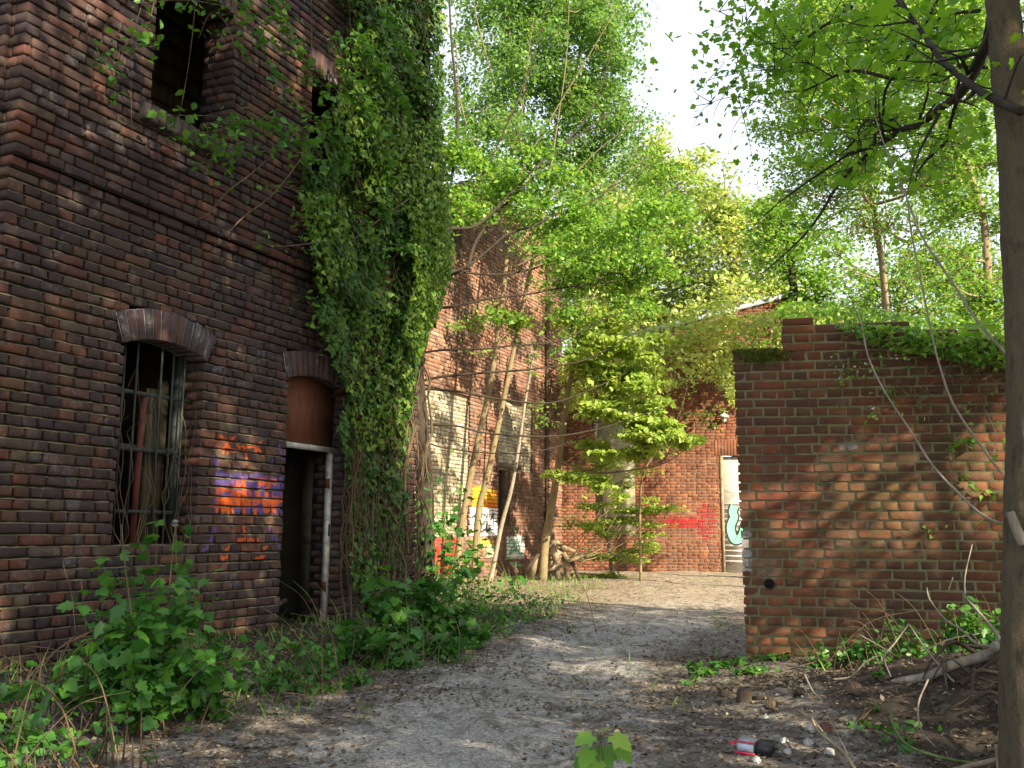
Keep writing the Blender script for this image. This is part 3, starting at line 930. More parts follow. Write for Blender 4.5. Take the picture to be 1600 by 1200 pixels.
for xs in ([(795, 850), (799, 842), (803, 852), (797, 862)], [(804, 846), (806, 862), (811, 848)], [(812, 842), (816, 858)], [(796, 866), (806, 858), (814, 866)], [(803, 822), (806, 836)], [(800, 880), (812, 884)]):
    P2.stroke(xs, (.04, .38, .16), .028, 1, .02)
wn0, wn1 = hu(W2, 779, 780), hu(W2, 797, 780); wnb, wnt = hz(W2, 788, 822), hz(W2, 788, 731)
nw0, nw1 = hu(W2, 693, 360), hu(W2, 722, 360); nwb, nwt = hz(W2, 700, 372), hz(W2, 700, 322)
ul2, zl2 = W2.hit(700, 292); zr2 = hz(W2, 868, 352)
def top2(u):
    return zl2 + (zr2 - zl2) * (u - ul2) / (14 - ul2) + .12 * math.sin(u * 2.2) + (.2 if int(u * 1.7) % 3 == 0 else 0) + .08 * math.sin(u * 9)
bay = lambda u0_, u1_, z0_, z1_: (lambda z: (u0_, u1_) if z0_ < z < z1_ else None)
bA0, bA1 = hu(W2, 661, 700), hu(W2, 735, 700); bAt, bAb = hz(W2, 700, 612), hz(W2, 700, 838)
bB0, bB1 = hu(W2, 779, 700), hu(W2, 833, 700); bBt, bBb = hz(W2, 800, 628), hz(W2, 800, 733)
cm = {}
brick_wall(W2, 3.5, 14.0, 0.0, 9.6, M['brick_far'], M['mortar_far'], b2, bond='wild', deep=False, top=top2, ch=CF, bev=.004, jit=.004, prot=.005, rec=.016,
           openings=[bay(wn0, wn1, wnb, wnt), bay(nw0, nw1, nwb, nwt), bay(bA0, bA1, bAb, bAt), bay(bB0, bB1, bBb, bBt)], paint=P2)
pm = mat_brick('limewashed brick', [(.44, .40, .30), (.52, .48, .38), (.38, .34, .25), (.48, .42, .33), (.33, .25, .18)], soot=(.16, .14, .09), soot_amt=.45, white=(.7, .68, .6), white_amt=.5)
for nm, q in (('limewashed_bay', (bA0, bA1, bAb, bAt)), ('limewashed_bay', (bB0, bB1, bBb, bBt))):
    brick_wall(W2, q[0], q[1], q[2] - .04, q[3] + .06, pm, M['mortar_far'], b2, bond='wild', deep=False, ch=CF, jit=.005, prot=.004, rec=.014, off=lambda c, z: -.06, thick=.2, name=nm, mname='bay_mortar')
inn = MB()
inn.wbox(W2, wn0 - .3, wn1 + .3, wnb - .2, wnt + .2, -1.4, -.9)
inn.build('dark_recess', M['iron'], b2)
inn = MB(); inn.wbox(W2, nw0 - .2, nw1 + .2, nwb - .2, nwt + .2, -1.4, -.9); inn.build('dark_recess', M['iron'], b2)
ln = MB(); ln.wbox(W2, wn0 - .15, wn1 + .55, wnt, wnt + .09, -.1, .03); ln.build('lintel', M['old_wood'], b2)
dp = MB(); ud = hu(W2, 857, 780); dp.tube([W2.P(ud, .1, .09), W2.P(ud, 3, .09), W2.P(ud + .02, 6.6, .09)], .04, 8); dp.build('drainpipe', M['iron'], b2)
# pilaster at its right end
Pz = Wall((W2.P(13.2, 0, .14).x, W2.P(13.2, 0, .14).y), W2.u)
brick_wall(Pz, 0, .8, 0, zr2 - .3, M['brick_far'], M['mortar_far'], b2, bond='wild', deep=False, ch=CF, jit=.005, prot=.006, rec=.016, thick=.14, name='pilaster', mname='pilaster_mortar')
# end wall, turned to the yard's far side
W2e = Wall((W2.P(14, 0, -.1).x, W2.P(14, 0, -.1).y), (W2.n.x * -1, W2.n.y * -1))
bk = MB(); bk.wbox(W2, 3.5, 13.95, -.1, 8.2, -.6, -.42); bk.wbox(W2, 13.7, 13.98, -.1, 7.4, -4.5, -.38); bk.build('rear_wall', M['brick_far'], b2)

# ================================================================== gable-ended shed closing the yard
gb = thing('gabled_shed', 'red brick gable end with grey roof edge and rusty door, farthest building', 'building', BG.P(0, 0, 0))
gl, gr = hu(BG, 872, 700), hu(BG, 1620, 700)
pk_u, pk_z = BG.hit(1240, 463); ev_z = hz(BG, 905, 548); er_z = hz(BG, 1520, 545)
ur = hu(BG, 1520, 545); ul = hu(BG, 905, 548)
def topg(u):
    return ev_z + (pk_z - ev_z) * (u - ul) / (pk_u - ul) if u < pk_u else pk_z + (er_z - pk_z) * (u - pk_u) / (ur - pk_u)
PG = Paint(BG, .03)
RED = (.28, .008, .012); MAG = (.19, .008, .018)
PG.rect(1040, 808, 1098, 824, RED, .95)
for xs in ([(1034, 812), (1060, 820)], [(1100, 790), (1102, 840)], [(1094, 800), (1116, 802)], [(1095, 832), (1112, 830)], [(1104, 806), (1116, 816)], [(1090, 822), (1110, 822)]):
    PG.stroke(xs, MAG, .09, .7, .05)
dg0, dg1 = hu(BG, 1128, 800), hu(BG, 1215, 800); dgt = hz(BG, 1140, 712)
pn0, pn1 = hu(BG, 930, 700), hu(BG, 992, 700); pnb, pnt = hz(BG, 960, 835), hz(BG, 960, 625)
brick_wall(BG, gl, gr, 0.0, pk_z + .1, M['brick_gable'], M['mortar_far'], gb, bond='english', deep=False, top=topg, jit=.003, prot=.003, rec=.012,
           openings=[bay(dg0, dg1, -1, dgt), bay(pn0, pn1, pnb, pnt)], paint=PG)
rp = MB(); rp.wbox(BG, pn0 + .005, pn1 - .005, pnb, pnt, -.2, .012); rp.build('rendered_panel', M['plaster'], gb)
sc_ = MB()
for k in range(int((dg1 - dg0 + .3) / .078)):
    x = dg0 - .15 + k * .078
    brick_add(sc_, BG, x + .004, x + .072, dgt + .003, dgt + .40, .012, .1, .003, .004)
sc_.build('soldier_lintel', M['brick_gable'], gb)
dd_ = MB(); dd_.wbox(BG, dg0 + .06, dg1 - .06, .02, dgt - .02, -.16, -.12)
for z in np.arange(.3, 1.75, .13): dd_.wbox(BG, dg0 + .06, dg1 - .06, z, z + .06, -.12, -.108)
door = dd_.build('rusty_door', M['door_metal'], gb)
GRN = mat_plain('green spray paint', (.10, .45, .25), (.2, .6, .38), 20, .6, 0)
blk = mat_plain('black spray paint', (.008, .01, .01), (.02, .02, .02), 20, .6, 0)
def flat_stroke(W, pxs, r, d, m_, name, parent, n=8, wid=None):
    mb = MB(); P = curve([(*W.hit(*p), 0) for p in pxs], n)
    V = []
    for i_, p in enumerate(P):
        q = P[min(i_ + 1, len(P) - 1)]; o_ = P[max(i_ - 1, 0)]
        tx, ty = q[0] - o_[0], q[1] - o_[1]; l = math.hypot(tx, ty) + 1e-9
        rr = r if wid is None else r * np.interp(i_ / (len(P) - 1), *wid)
        V += [[p[0] - ty / l * rr, p[1] + tx / l * rr, d], [p[0] + ty / l * rr, p[1] - tx / l * rr, d]]
    mb.add(W.arr(V), [[2 * k, 2 * k + 1, 2 * k + 3, 2 * k + 2] for k in range(len(P) - 1)])
    return mb.build(name, m_, parent)
gpx = [(1149, 790), (1146, 800), (1148, 808), (1143, 822), (1145, 836), (1151, 844), (1160, 838), (1166, 820)]
flat_stroke(BG, gpx, .135, -.100, blk, 'graffiti_outline', door)
flat_stroke(BG, gpx, .095, -.094, GRN, 'graffiti_fill', door)
jj = MB(); jj.wbox(BG, dg0 - .02, dg0 + .055, 0, dgt - .003, -.1, .02); jj.build('door_post', M['pale_wood'], gb)
# roof slopes with a grey verge
rf = MB()
def slab(mb, W, pa, pb, th, dA, dB):
    (ua, za), (ub, zb) = pa, pb
    V = W.arr([[ua, za, dA], [ub, zb, dA], [ub, zb + th, dA], [ua, za + th, dA], [ua, za, dB], [ub, zb, dB], [ub, zb + th, dB], [ua, za + th, dB]])
    mb.add(V, [[0, 1, 2, 3], [5, 4, 7, 6], [4, 0, 3, 7], [1, 5, 6, 2], [3, 2, 6, 7], [4, 5, 1, 0]])
pL = (ul - .4, topg(ul) - .4 * (pk_z - ev_z) / (pk_u - ul)); pR = (ur + .4, topg(ur + .4))
slab(rf, BG, (pL[0], pL[1] + .01), (pk_u, pk_z + .01), .1, .02, -9); slab(rf, BG, (pk_u, pk_z + .01), (pR[0], pR[1] + .01), .1, .02, -9)
rfo = rf.build('roof', M['roof'], gb)
vg = MB(); slab(vg, BG, (pL[0], pL[1] + .0), (pk_u, pk_z + .0), .105, .07, .022); slab(vg, BG, (pk_u, pk_z + .0), (pR[0], pR[1] + .0), .105, .07, .022)
vg.build('roof_verge', M['zinc'], rfo)
lp = thing('wall_lamp', 'small white lamp fixed to the red gable above the rusty door', 'lamp', BG.P(hu(BG, 1130, 655), hz(BG, 1130, 655), .1))
ul_, zl_ = BG.hit(1129, 652)
q = MB(); q.tube([BG.P(ul_, zl_ + .1, .0), BG.P(ul_, zl_ + .16, .12), BG.P(ul_, zl_ + .06, .2)], .018, 6); q.build('bracket', M['iron'], lp)
q = MB(); q.tube([BG.P(ul_, zl_ + .08, .2), BG.P(ul_, zl_ + .02, .2), BG.P(ul_, zl_ - .03, .2)], [.03, .12, .14], 12); q.build('lamp_shade', M['white_paint'], lp, True)
q = MB(); q.tube([BG.P(ul_, zl_ - .02, .2), BG.P(ul_, zl_ - .1, .2), BG.P(ul_, zl_ - .16, .2)], [.05, .07, .02], 10); q.build('bulb', M['white_paint'], lp, True)

# ================================================================== wall on the right
rw = thing('brick_wall', 'free-standing mossy orange brick wall with a broken top beside the track', 'wall', RW.P(0, 0, 0))
u_st = hu(RW, 1215, 520)
def topr(u):
    if u < u_st: return hz(RW, 1180, 548)
    zz = hz(RW, 1260, 503)
    return zz - .06 * (u > u_st + .62) - .06 * (u > u_st + 1.0) - .075 * (u > u_st + 1.35) - .05 * max(0, u - 2.4) + .0 * u
PR = Paint(RW, .012)
for k, y in enumerate((830, 843, 857, 872, 887)):
    PR.rect(1155, y - 5.5, 1172, y + 5.5, (.42, .42, .44), .75 if k > 0 else .5)
PR.rect(1155, 840, 1173, 892, (.44, .42, .42), .6)
PR.rect(1312, 690, 1338, 702, (.25, .25, .30), .6)
hol_u, hol_z = RW.hit(1202, 912)
lean = lambda z: .045 * (1 - z / 2.6)
zt_r = 36
brick_wall(RW, 0, 8.0, -.3 - (-.3 % CH), zt_r * CH + .4, M['brick_red'], M['mortar_moss'], rw, bond='english', top=topr, left=lean, paint=PR,
           jit=.0028, bev=.003, prot=.002, rec=.005, joint=.0145, deep=False, thick=.25, wander=.003)
# loose bricks on the broken top
lb = MB()
for uu, ln_ in ((u_st + .05, .24), (u_st + 1.45, .12), (u_st + 1.9, .24)):
    zz = math.floor((topr(uu + .05) - (-.3 - (-.3 % CH))) / CH + .5) * CH + (-.3 - (-.3 % CH))
    brick_add(lb, RW, uu, uu + ln_, zz + .004, zz + .066, -.01, .11, .004, .005)
lb.build('loose_top_bricks', M['brick_red'], rw)
hl = MB()
cyl = [[hol_u + .036 * math.cos(a_), hol_z + .036 * math.sin(a_)] for a_ in np.linspace(0, 2 * math.pi, 24, endpoint=False)]
ot = [[hol_u + .046 * math.cos(a_), hol_z + .046 * math.sin(a_)] for a_ in np.linspace(0, 2 * math.pi, 24, endpoint=False)]
V = RW.arr([[*p, .016] for p in ot] + [[*p, .018] for p in cyl] + [[*p, -.03] for p in cyl])
F = [[k, (k + 1) % 24, 24 + (k + 1) % 24, 24 + k] for k in range(24)]
hl.add(V, F); ho = hl.build('drain_hole', M['mortar_dark'], rw)
h2 = MB(); h2.add(RW.arr([[*p, .0145] for p in cyl]), [list(range(24))]); h2.build('hole_shadow', mat_plain('hole shade black', (.002, .002, .002), (.004, .004, .004), 5, 1, 0), ho)  # flat black disc paints the shade inside the hole
# moss on the step
ms = MB()
n_ = 2600
uu = rng.uniform(.0, u_st, n_); 
zz = hz(RW, 1180, 548)
P_ = RW.arr(np.c_[uu, zz + np.abs(rng.normal(0, .012, n_)), rng.uniform(-.2, .015, n_)])
leaf_cloud(ms, P_, .02, 'quad', up=1.5)
n_ = 1800; uu = rng.normal(.24, .1, n_)
P_ = RW.arr(np.c_[uu, zz - np.abs(rng.normal(0, .05, n_)), .006 + rng.uniform(0, .012, n_)])
leaf_cloud(ms, P_, .018, 'quad', up=.3)
t = ms.build('moss_cushion', mat_leaf('moss tips', [(.06, .09, .015), (.16, .2, .03), (.10, .12, .02)], .2, .9)); tag(t, 'green moss cushion on the stepped left top of the orange brick wall', 'moss')

# ================================================================== ivy over the end of the facade
def inpoly(px, py, poly):
    c = np.zeros(len(px), bool); n = len(poly)
    for i in range(n):
        x0, y0 = poly[i]; x1, y1 = poly[(i + 1) % n]
        k = ((y0 > py) != (y1 > py)) & (px < (x1 - x0) * (py - y0) / (y1 - y0 + 1e-9) + x0)
        c ^= k
    return c
def sample_poly(poly, n):
    P = np.array(poly, float); lo, hi = P.min(0), P.max(0); out = np.zeros((0, 2))
    while len(out) < n:
        q = rng.uniform(lo, hi, (n * 2, 2)); out = np.r_[out, q[inpoly(q[:, 0], q[:, 1], poly)]]
    return out[:n]

ivy = thing('ivy', 'thick dark ivy mass with brown dead stems on the dark brick facade', 'ivy', W1.P(4.3, 0, .1))
IL = MB(); IW = MB()
ivy_poly = [(440, -160), (520, -40), (545, 60), (560, 110), (500, 190), (470, 230), (478, 320), (490, 430), (500, 520), (545, 600), (530, 660), (545, 760), (545, 900), (600, 985), (640, 960),
            (628, 860), (640, 760), (640, 660), (655, 580), (690, 470), (706, 370), (700, 280), (690, 200), (698, 90), (694, -160)]
dense = [(520, -160), (560, 60), (575, 200), (500, 250), (490, 400), (520, 560), (560, 640), (640, 640), (655, 560), (680, 430), (698, 350), (688, 200), (692, -160)]
def ivy_pts(poly, n, thick):
    q = sample_poly(poly, n)
    # lumps: depth field varies over the wall
    f = .5 + .5 * np.sin(q[:, 0] * .043 + 1.3 * np.sin(q[:, 1] * .021)) * np.sin(q[:, 1] * .027 + .9 * np.sin(q[:, 0] * .03))
    d = thick * (.15 + .85 * f) * (1 - rng.random(n) ** 2.2 * .8)
    out = []
    for (x, y), dd in zip(q, d):
        u, z = W1.hit(x, y, dd)
        out.append((u, z, dd))
    return np.array(out)
for poly, n, th in ((ivy_poly, 17000, .20), (dense, 16000, .38)):
    U = ivy_pts(poly, n, th)
    U = U[U[:, 1] < TOPZ + .3]
    # gaps where brown stems show
    gap = np.sin(U[:, 0] * 7 + 1.7 * np.sin(U[:, 1] * 2.3)) * np.sin(U[:, 1] * 3.1 + U[:, 0] * 2)
    lowz = U[:, 1] < 2.0
    keep = (gap < .55) | (rng.random(len(U)) < .3)
    keep &= ~(lowz & (rng.random(len(U)) < .2))
    P_ = W1.arr(U[keep]); n_ = len(P_)
    nr = np.array(W1.n)[None] * 1.0 + rng.normal(size=(n_, 3)) * .45 + np.array([0, 0, .45])
    tp = rng.normal(size=(n_, 3)) * .5 + np.array([0, 0, -.8]) + np.array(W1.n) * .25
    leaves(IL, P_, tp, nr, rng.uniform(.025, .09, n_), 'ivy')
for k in range(60):
    x = rng.uniform(520, 640); y = rng.uniform(500, 960); u, z = W1.hit(x, y)
    if k % 3 == 0: x = rng.uniform(545, 625)
    u = hu(W1, x, 700); z = rng.uniform(.1, .8); pts = []
    H = rng.uniform(2, 8.2)
    while z < H:
        pts.append(W1.P(min(UE + .1, max(3.9, u)), z, rng.uniform(.01, .16))); z += rng.uniform(.15, .45); u += rng.normal(.0, .12)
    if len(pts) > 3:
        c_ = curve(pts, 4); r = rng.choice([.004, .006, .010, .018], p=[.4, .3, .2, .1]); IW.tube(c_, taper(len(c_), r, r * .35), 5, cap=False)
for k in range(260):                                   # fine dead twigs
    x, y = sample_poly(ivy_poly, 1)[0]; u, z = W1.hit(x, y, .2)
    a0 = rng.uniform(-1, 1); pts = [W1.P(u + a0 * .12 * j + rng.normal(0, .03), z - .12 * j + rng.normal(0, .03), rng.uniform(.1, .4)) for j in range(4)]
    c_ = curve(pts, 3); IW.tube(c_, taper(len(c_), .004, .0015), 3, cap=False)
IW.build('stems', M['stick_brown'], ivy, True)
IL.build('foliage', M['leaf_ivy'], ivy)
YL = MB()  # yellower leaves: sunlight on the ivy put into their colour
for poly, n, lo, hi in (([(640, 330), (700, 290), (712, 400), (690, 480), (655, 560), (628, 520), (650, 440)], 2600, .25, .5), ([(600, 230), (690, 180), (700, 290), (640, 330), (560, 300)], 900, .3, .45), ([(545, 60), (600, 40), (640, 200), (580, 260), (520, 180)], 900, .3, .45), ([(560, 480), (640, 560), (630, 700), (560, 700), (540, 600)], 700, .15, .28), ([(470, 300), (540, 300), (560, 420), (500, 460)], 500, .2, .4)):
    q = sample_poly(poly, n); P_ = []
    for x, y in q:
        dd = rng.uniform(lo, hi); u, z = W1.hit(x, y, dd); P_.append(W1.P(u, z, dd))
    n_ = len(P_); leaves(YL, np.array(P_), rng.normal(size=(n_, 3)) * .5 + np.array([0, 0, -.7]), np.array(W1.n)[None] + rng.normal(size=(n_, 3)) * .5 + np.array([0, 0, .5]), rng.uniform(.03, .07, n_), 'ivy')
YL.build('sunlit_foliage', M['leaf_lit_ivy'], ivy)

# leafy climber hanging before the upper windows
cl = thing('climbing_shrub', 'light green leafy climber reaching left from the ivy across the upper window sill', 'climber', W1.P(3.6, 3.6, .1))
CL = MB(); CW = MB()
def spray(LF, WD, pxs, dfun, n, size, tpl='ovate', r=.006, spread=.05, droop=.45, Wl=W1, r1=.0015, side=1.0):
    P = []
    for k, p in enumerate(pxs):
        dd = dfun(k / (len(pxs) - 1)) if callable(dfun) else dfun
        u, z = Wl.hit(p[0], p[1], dd); P.append(Wl.P(u, z, dd))
    c_ = curve(P, 5); WD.tube(c_, taper(len(c_), r, r1), 4, cap=False)
    A = np.array(c_); i_ = rng.integers(0, len(A), n)
    pos = A[i_] + rng.normal(size=(n, 3)) * spread
    leaf_cloud(LF, pos, size, tpl, .9, droop, out=np.array(Wl.n)[None] * .5)
for pxs, n, sz in ([(500, 250), (450, 215), (400, 195), (340, 182), (240, 180)], 90, .075), ([(480, 220), (440, 190), (380, 200), (320, 215), (270, 205)], 100, .07), ([(490, 240), (430, 235), (370, 225), (330, 245)], 60, .07), \
        ([(500, 200), (460, 160), (430, 110), (400, 60), (380, 0), (370, -60)], 120, .07), ([(520, 150), (470, 90), (440, 40), (425, -30)], 150, .07), ([(440, 60), (400, 30), (350, 10), (290, 0), (220, 5)], 60, .06), \
        ([(250, -40), (235, 30), (230, 70), (245, 70)], 14, .07), ([(235, 40), (215, 55), (245, 62)], 16, .07), ([(200, 30), (170, 70), (152, 95)], 10, .06), ([(205, 60), (175, 100), (185, 160)], 22, .055), ([(180, 100), (165, 85), (145, 92)], 10, .055), \
        ([(370, 90), (355, 40), (330, 20), (310, 60)], 26, .06), ([(500, 180), (540, 230), (520, 280)], 120, .07), ([(470, 300), (430, 290), (400, 300)], 18, .06), ([(490, 380), (440, 385), (410, 380), (400, 375)], 12, .06), \
        ([(500, 310), (470, 330), (480, 380)], 60, .06), ([(560, 60), (600, 120), (640, 180)], 220, .07), ([(520, 60), (560, 150), (600, 250), (590, 330)], 260, .075), ([(560, 330), (600, 420), (560, 500)], 120, .06),\
        ([(600, 20), (650, 110), (690, 220), (700, 300)], 220, .065), ([(610, 380), (665, 400), (700, 440)], 140, .06), ([(480, 470), (500, 500), (520, 560)], 30, .06), ([(310, 260), (320, 270), (345, 275)], 12, .05), ([(355, 230), (350, 250), (352, 262)], 18, .06):
    spray(CL, CW, pxs, lambda t: .42 - .2 * t + .1, n, sz)
CW2 = [([(505, 205), (480, 235), (430, 300), (385, 335), (354, 366)], .010), ([(470, 200), (400, 265), (355, 300), (325, 335), (299, 345)], .008), ([(480, 120), (475, 165), (470, 190)], .008),
       ([(640, 310), (590, 345), (540, 385), (530, 398)], .009), ([(307, -20), (300, 60), (290, 130), (276, 200)], .0035), ([(227, -10), (208, 60), (205, 150), (208, 250)], .003), ([(149, 250), (142, 290), (143, 320)], .003),
       ([(486, 0), (487, 60), (486, 120)], .004), ([(545, 0), (550, 100)], .004), ([(580, 0), (583, 90)], .004), ([(562, 60), (565, 200)], .003)]
for pxs, r in CW2:
    P = []
    for k, p in enumerate(pxs):
        dd = .42 - .28 * k / (len(pxs) - 1); u, z = W1.hit(p[0], p[1], dd); P.append(W1.P(u, z, dd))
    c_ = curve(P, 5); CW.tube(c_, taper(len(c_), r, r * .5), 5)
CW.build('stems', M['stick_brown'], cl, True)
CL.build('foliage', M['leaf_climb'], cl)

# ================================================================== bushes and ground plants
def bush(name, label, cat, blobs, leafm, size, tpl='ovate', wood='stick_brown', group=None, dens=1.0, stems=(), sticks=0, up=.9, loc=None):
    """blobs: (px, py, depth, rx, rz[, n])"""
    cs = [at(b_[0], b_[1], b_[2]) for b_ in blobs]
    g0 = loc or cs[0]
    t = thing(name, label, cat, (g0.x, g0.y, gz(g0.x, g0.y)), group)
    LF = MB(); WD = MB()
    for b_, c in zip(blobs, cs):
        rx, rz = b_[3], b_[4]; n = int((b_[5] if len(b_) > 5 else 1.0) * dens * 15 * rx * rz / size ** 2)
        foot = Vector((c.x + rng.normal(0, rx * .3), c.y + rng.normal(0, rx * .2), 0)); foot.z = gz(foot.x, foot.y) - .02
        nb = max(4, int(4 + 6 * rx))
        tw = []
        for k in range(nb):
            d = unit(rng.normal(size=3)); e = np.array(c) + d * np.array([rx, rx * .55, rz]) * rng.uniform(.5, 1.05)
            e[2] = max(e[2], gz(e[0], e[1]) + .03)
            f = np.array(foot) + np.array([rng.normal(0, rx * .35), rng.normal(0, rx * .25), 0])
            m_ = (f + e) / 2 + np.array([0, 0, .15 * rz])
            c_ = curve([f, m_, e], 5); WD.tube(c_, taper(len(c_), .006, .0015), 4, cap=False); tw.append(np.array(c_))
        A = np.array([w[-7:] for w in tw]); i_ = rng.integers(0, len(A), n); j_ = rng.integers(0, A.shape[1], n)
        p = A[i_, j_] + rng.normal(size=(n, 3)) * np.array([rx, rx * .5, rz]) * .22
        gzv = np.array([gz(a_, b2_) for a_, b2_ in p[:, :2]]); p[:, 2] = np.maximum(p[:, 2], gzv + .03)
        leaf_cloud(LF, p, size, tpl, up, .3, out=np.array([.1, -.45, 0])[None])
    for pxs, dep, r in stems:
        P = [at(x, y, dep + .08 * k) for k, (x, y) in enumerate(pxs)]
        c_ = curve(P, 5); WD.tube(c_, taper(len(c_), r, r * .4), 5)
    for k in range(sticks):
        b_ = blobs[rng.integers(len(blobs))]; c = at(b_[0], b_[1], b_[2])
        f = Vector((c.x + rng.normal(0, b_[3]), c.y - .15 + rng.normal(0, .15), 0)); f.z = gz(f.x, f.y)
        e = f + Vector((rng.normal(-.1, .3), rng.normal(0, .15), rng.uniform(.15, .6)))
        m_ = (f + e) / 2 + Vector((0, 0, .12)); c_ = curve([f, m_, e], 4); WD.tube(c_, taper(len(c_), .004, .0012), 4, cap=False)
    WD.build('stems', M[wood], t, True)
    LF.build('foliage', leafm, t)
    return t
bush('bush', 'tall tangled bramble bush growing up to the barred window sill', 'bush',
     [(215, 1010, 5.3, .42, .26), (170, 1060, 5.0, .34, .2), (290, 1030, 5.5, .35, .24), (230, 930, 5.5, .28, .22), (215, 860, 5.9, .16, .13, .7), (280, 850, 6.0, .12, .14, .6), (330, 880, 6.1, .1, .08, .4),
      (150, 895, 5.5, .14, .06, .35), (330, 960, 5.9, .22, .12, .4), (150, 980, 5.4, .2, .14, .5), (270, 900, 5.8, .2, .14, .6), (240, 820, 6.1, .08, .05, .4), (110, 1040, 5.1, .2, .14, .9)],
     M['leaf_bush'], .075, 'maple', dens=.85, sticks=45,
     stems=[([(215, 1080), (205, 960), (195, 880), (190, 820)], 5.2, .006), ([(250, 1080), (262, 950), (270, 860), (274, 820)], 5.4, .005), ([(310, 1060), (312, 960), (310, 900)], 5.4, .004), ([(60, 1110), (70, 1040), (110, 1000), (150, 985)], 5.0, .005),
            ([(80, 1110), (100, 1040), (140, 1000), (180, 990)], 5.0, .004), ([(118, 990), (112, 930), (98, 880)], 5.2, .003)])
bush('low_weeds', 'low bright weeds at the bottom left corner beside the tall dark facade', 'weeds',
     [(25, 1075, 4.6, .2, .1), (15, 1120, 4.3, .16, .08), (55, 1050, 4.9, .14, .08, .7)], M['leaf_bush'], .07, 'maple', dens=.9, sticks=10)
bush('low_weeds', 'small seedlings spilling onto the track in front of the tall bramble bush', 'weeds',
     [(90, 1140, 4.3, .2, .05, .7), (135, 1115, 4.4, .18, .06, .7), (60, 1165, 4.15, .14, .04, .7), (180, 1120, 4.5, .14, .05, .5), (230, 1160, 4.2, .12, .03, .3), (10, 1185, 4.0, .1, .06, .8)], M['leaf_bush'], .055, 'ovate', dens=.8, sticks=12)
bush('low_bush', 'low nettles and brambles growing along the wall below the graffiti and doorway', 'bush',
     [(430, 1030, 6.7, .26, .12), (400, 1055, 6.3, .2, .09), (480, 1010, 7.2, .28, .14), (530, 1005, 7.6, .26, .14), (500, 1040, 6.9, .22, .12), (465, 1060, 6.4, .16, .09, .7), (545, 1060, 6.7, .16, .1, .8), (515, 1075, 6.5, .1, .1, .6), (575, 1000, 8.0, .24, .14)],
     M['leaf_bush'], .06, 'ovate', dens=.85, sticks=16)
bush('maple_bush', 'dense young maple bush with broad dark leaves at the foot of the ivy', 'bush',
     [(610, 925, 8.2, .22, .22), (660, 935, 8.6, .28, .26), (700, 960, 9.0, .28, .2), (640, 985, 8.1, .32, .2), (600, 1010, 7.6, .26, .14), (560, 990, 7.8, .2, .14, .7), (730, 985, 9.0, .26, .14), (590, 900, 8.4, .12, .1, .6), (640, 1030, 7.5, .2, .08, .8), (680, 1005, 8.0, .22, .12)],
     M['leaf_ivy' if False else 'leaf_bush'], .10, 'maple', wood='stem_green', dens=1.1, sticks=20)
bush('ground_plants', 'spreading ground elder at the edge of the track right of the maple bush', 'weeds',
     [(740, 1000, 8.6, .28, .07), (790, 975, 9.6, .4, .08), (770, 945, 10.5, .45, .1), (840, 960, 10.8, .4, .05, .7), (820, 930, 12.0, .6, .08, .7), (700, 1030, 7.9, .2, .05, .7), (880, 975, 10.4, .25, .03, .4), (750, 915, 12.5, .6, .12, .7)], M['leaf_bush'], .05, 'ovate', dens=.8, sticks=10)
bush('understorey', 'green elder shoots standing before the graffiti of the roofless building', 'bush',
     [(700, 860, 12.5, .5, .35, .7), (680, 760, 12.0, .4, .35, .55), (720, 790, 13, .45, .3, .5), (660, 830, 11.8, .25, .3, .6), (730, 870, 14, .5, .2, .5), (690, 700, 12, .15, .06, .7), (650, 900, 10.5, .25, .2), (700, 900, 11.5, .35, .2, .7), (790, 880, 15, .35, .1, .5)],
     M['leaf_bush'], .09, 'maple', wood='stem_green', dens=.5)
bush('low_weeds', 'patch of ground ivy at the left foot of the free-standing orange wall', 'weeds',
     [(1105, 1045, 7.1, .2, .05), (1140, 1030, 7.4, .18, .07), (1190, 1035, 7.5, .16, .06), (1080, 1062, 6.6, .1, .03, .6), (1160, 1050, 7.0, .2, .05)], M['leaf_bush'], .05, 'ivy', dens=1.0)
bush('bramble', 'bramble patch climbing the debris mound below the free-standing orange wall', 'bush',
     [(1310, 1022, 7.2, .25, .08), (1350, 1000, 7.2, .22, .1), (1440, 985, 6.9, .3, .14), (1500, 975, 6.6, .3, .16), (1550, 985, 6.2, .2, .16), (1380, 1025, 6.8, .18, .07), (1470, 1010, 6.3, .28, .08), (1530, 940, 6.8, .25, .12, .8), (1590, 960, 6.5, .3, .2), (1270, 1025, 7.2, .12, .05, .6)],
     M['leaf_bush'], .06, 'ovate', dens=1.0, sticks=30)
bush('bramble', 'sparse bramble shoots amid the roots left of the near tree trunk', 'bush',
     [(1400, 1130, 4.6, .14, .05, .5), (1370, 1160, 4.5, .12, .03, .4), (1330, 1130, 4.9, .12, .03, .4), (1375, 1060, 5.5, .03, .1, .6), (1350, 1100, 5.0, .1, .03, .3)], M['leaf_bush'], .045, 'ovate', dens=.9)

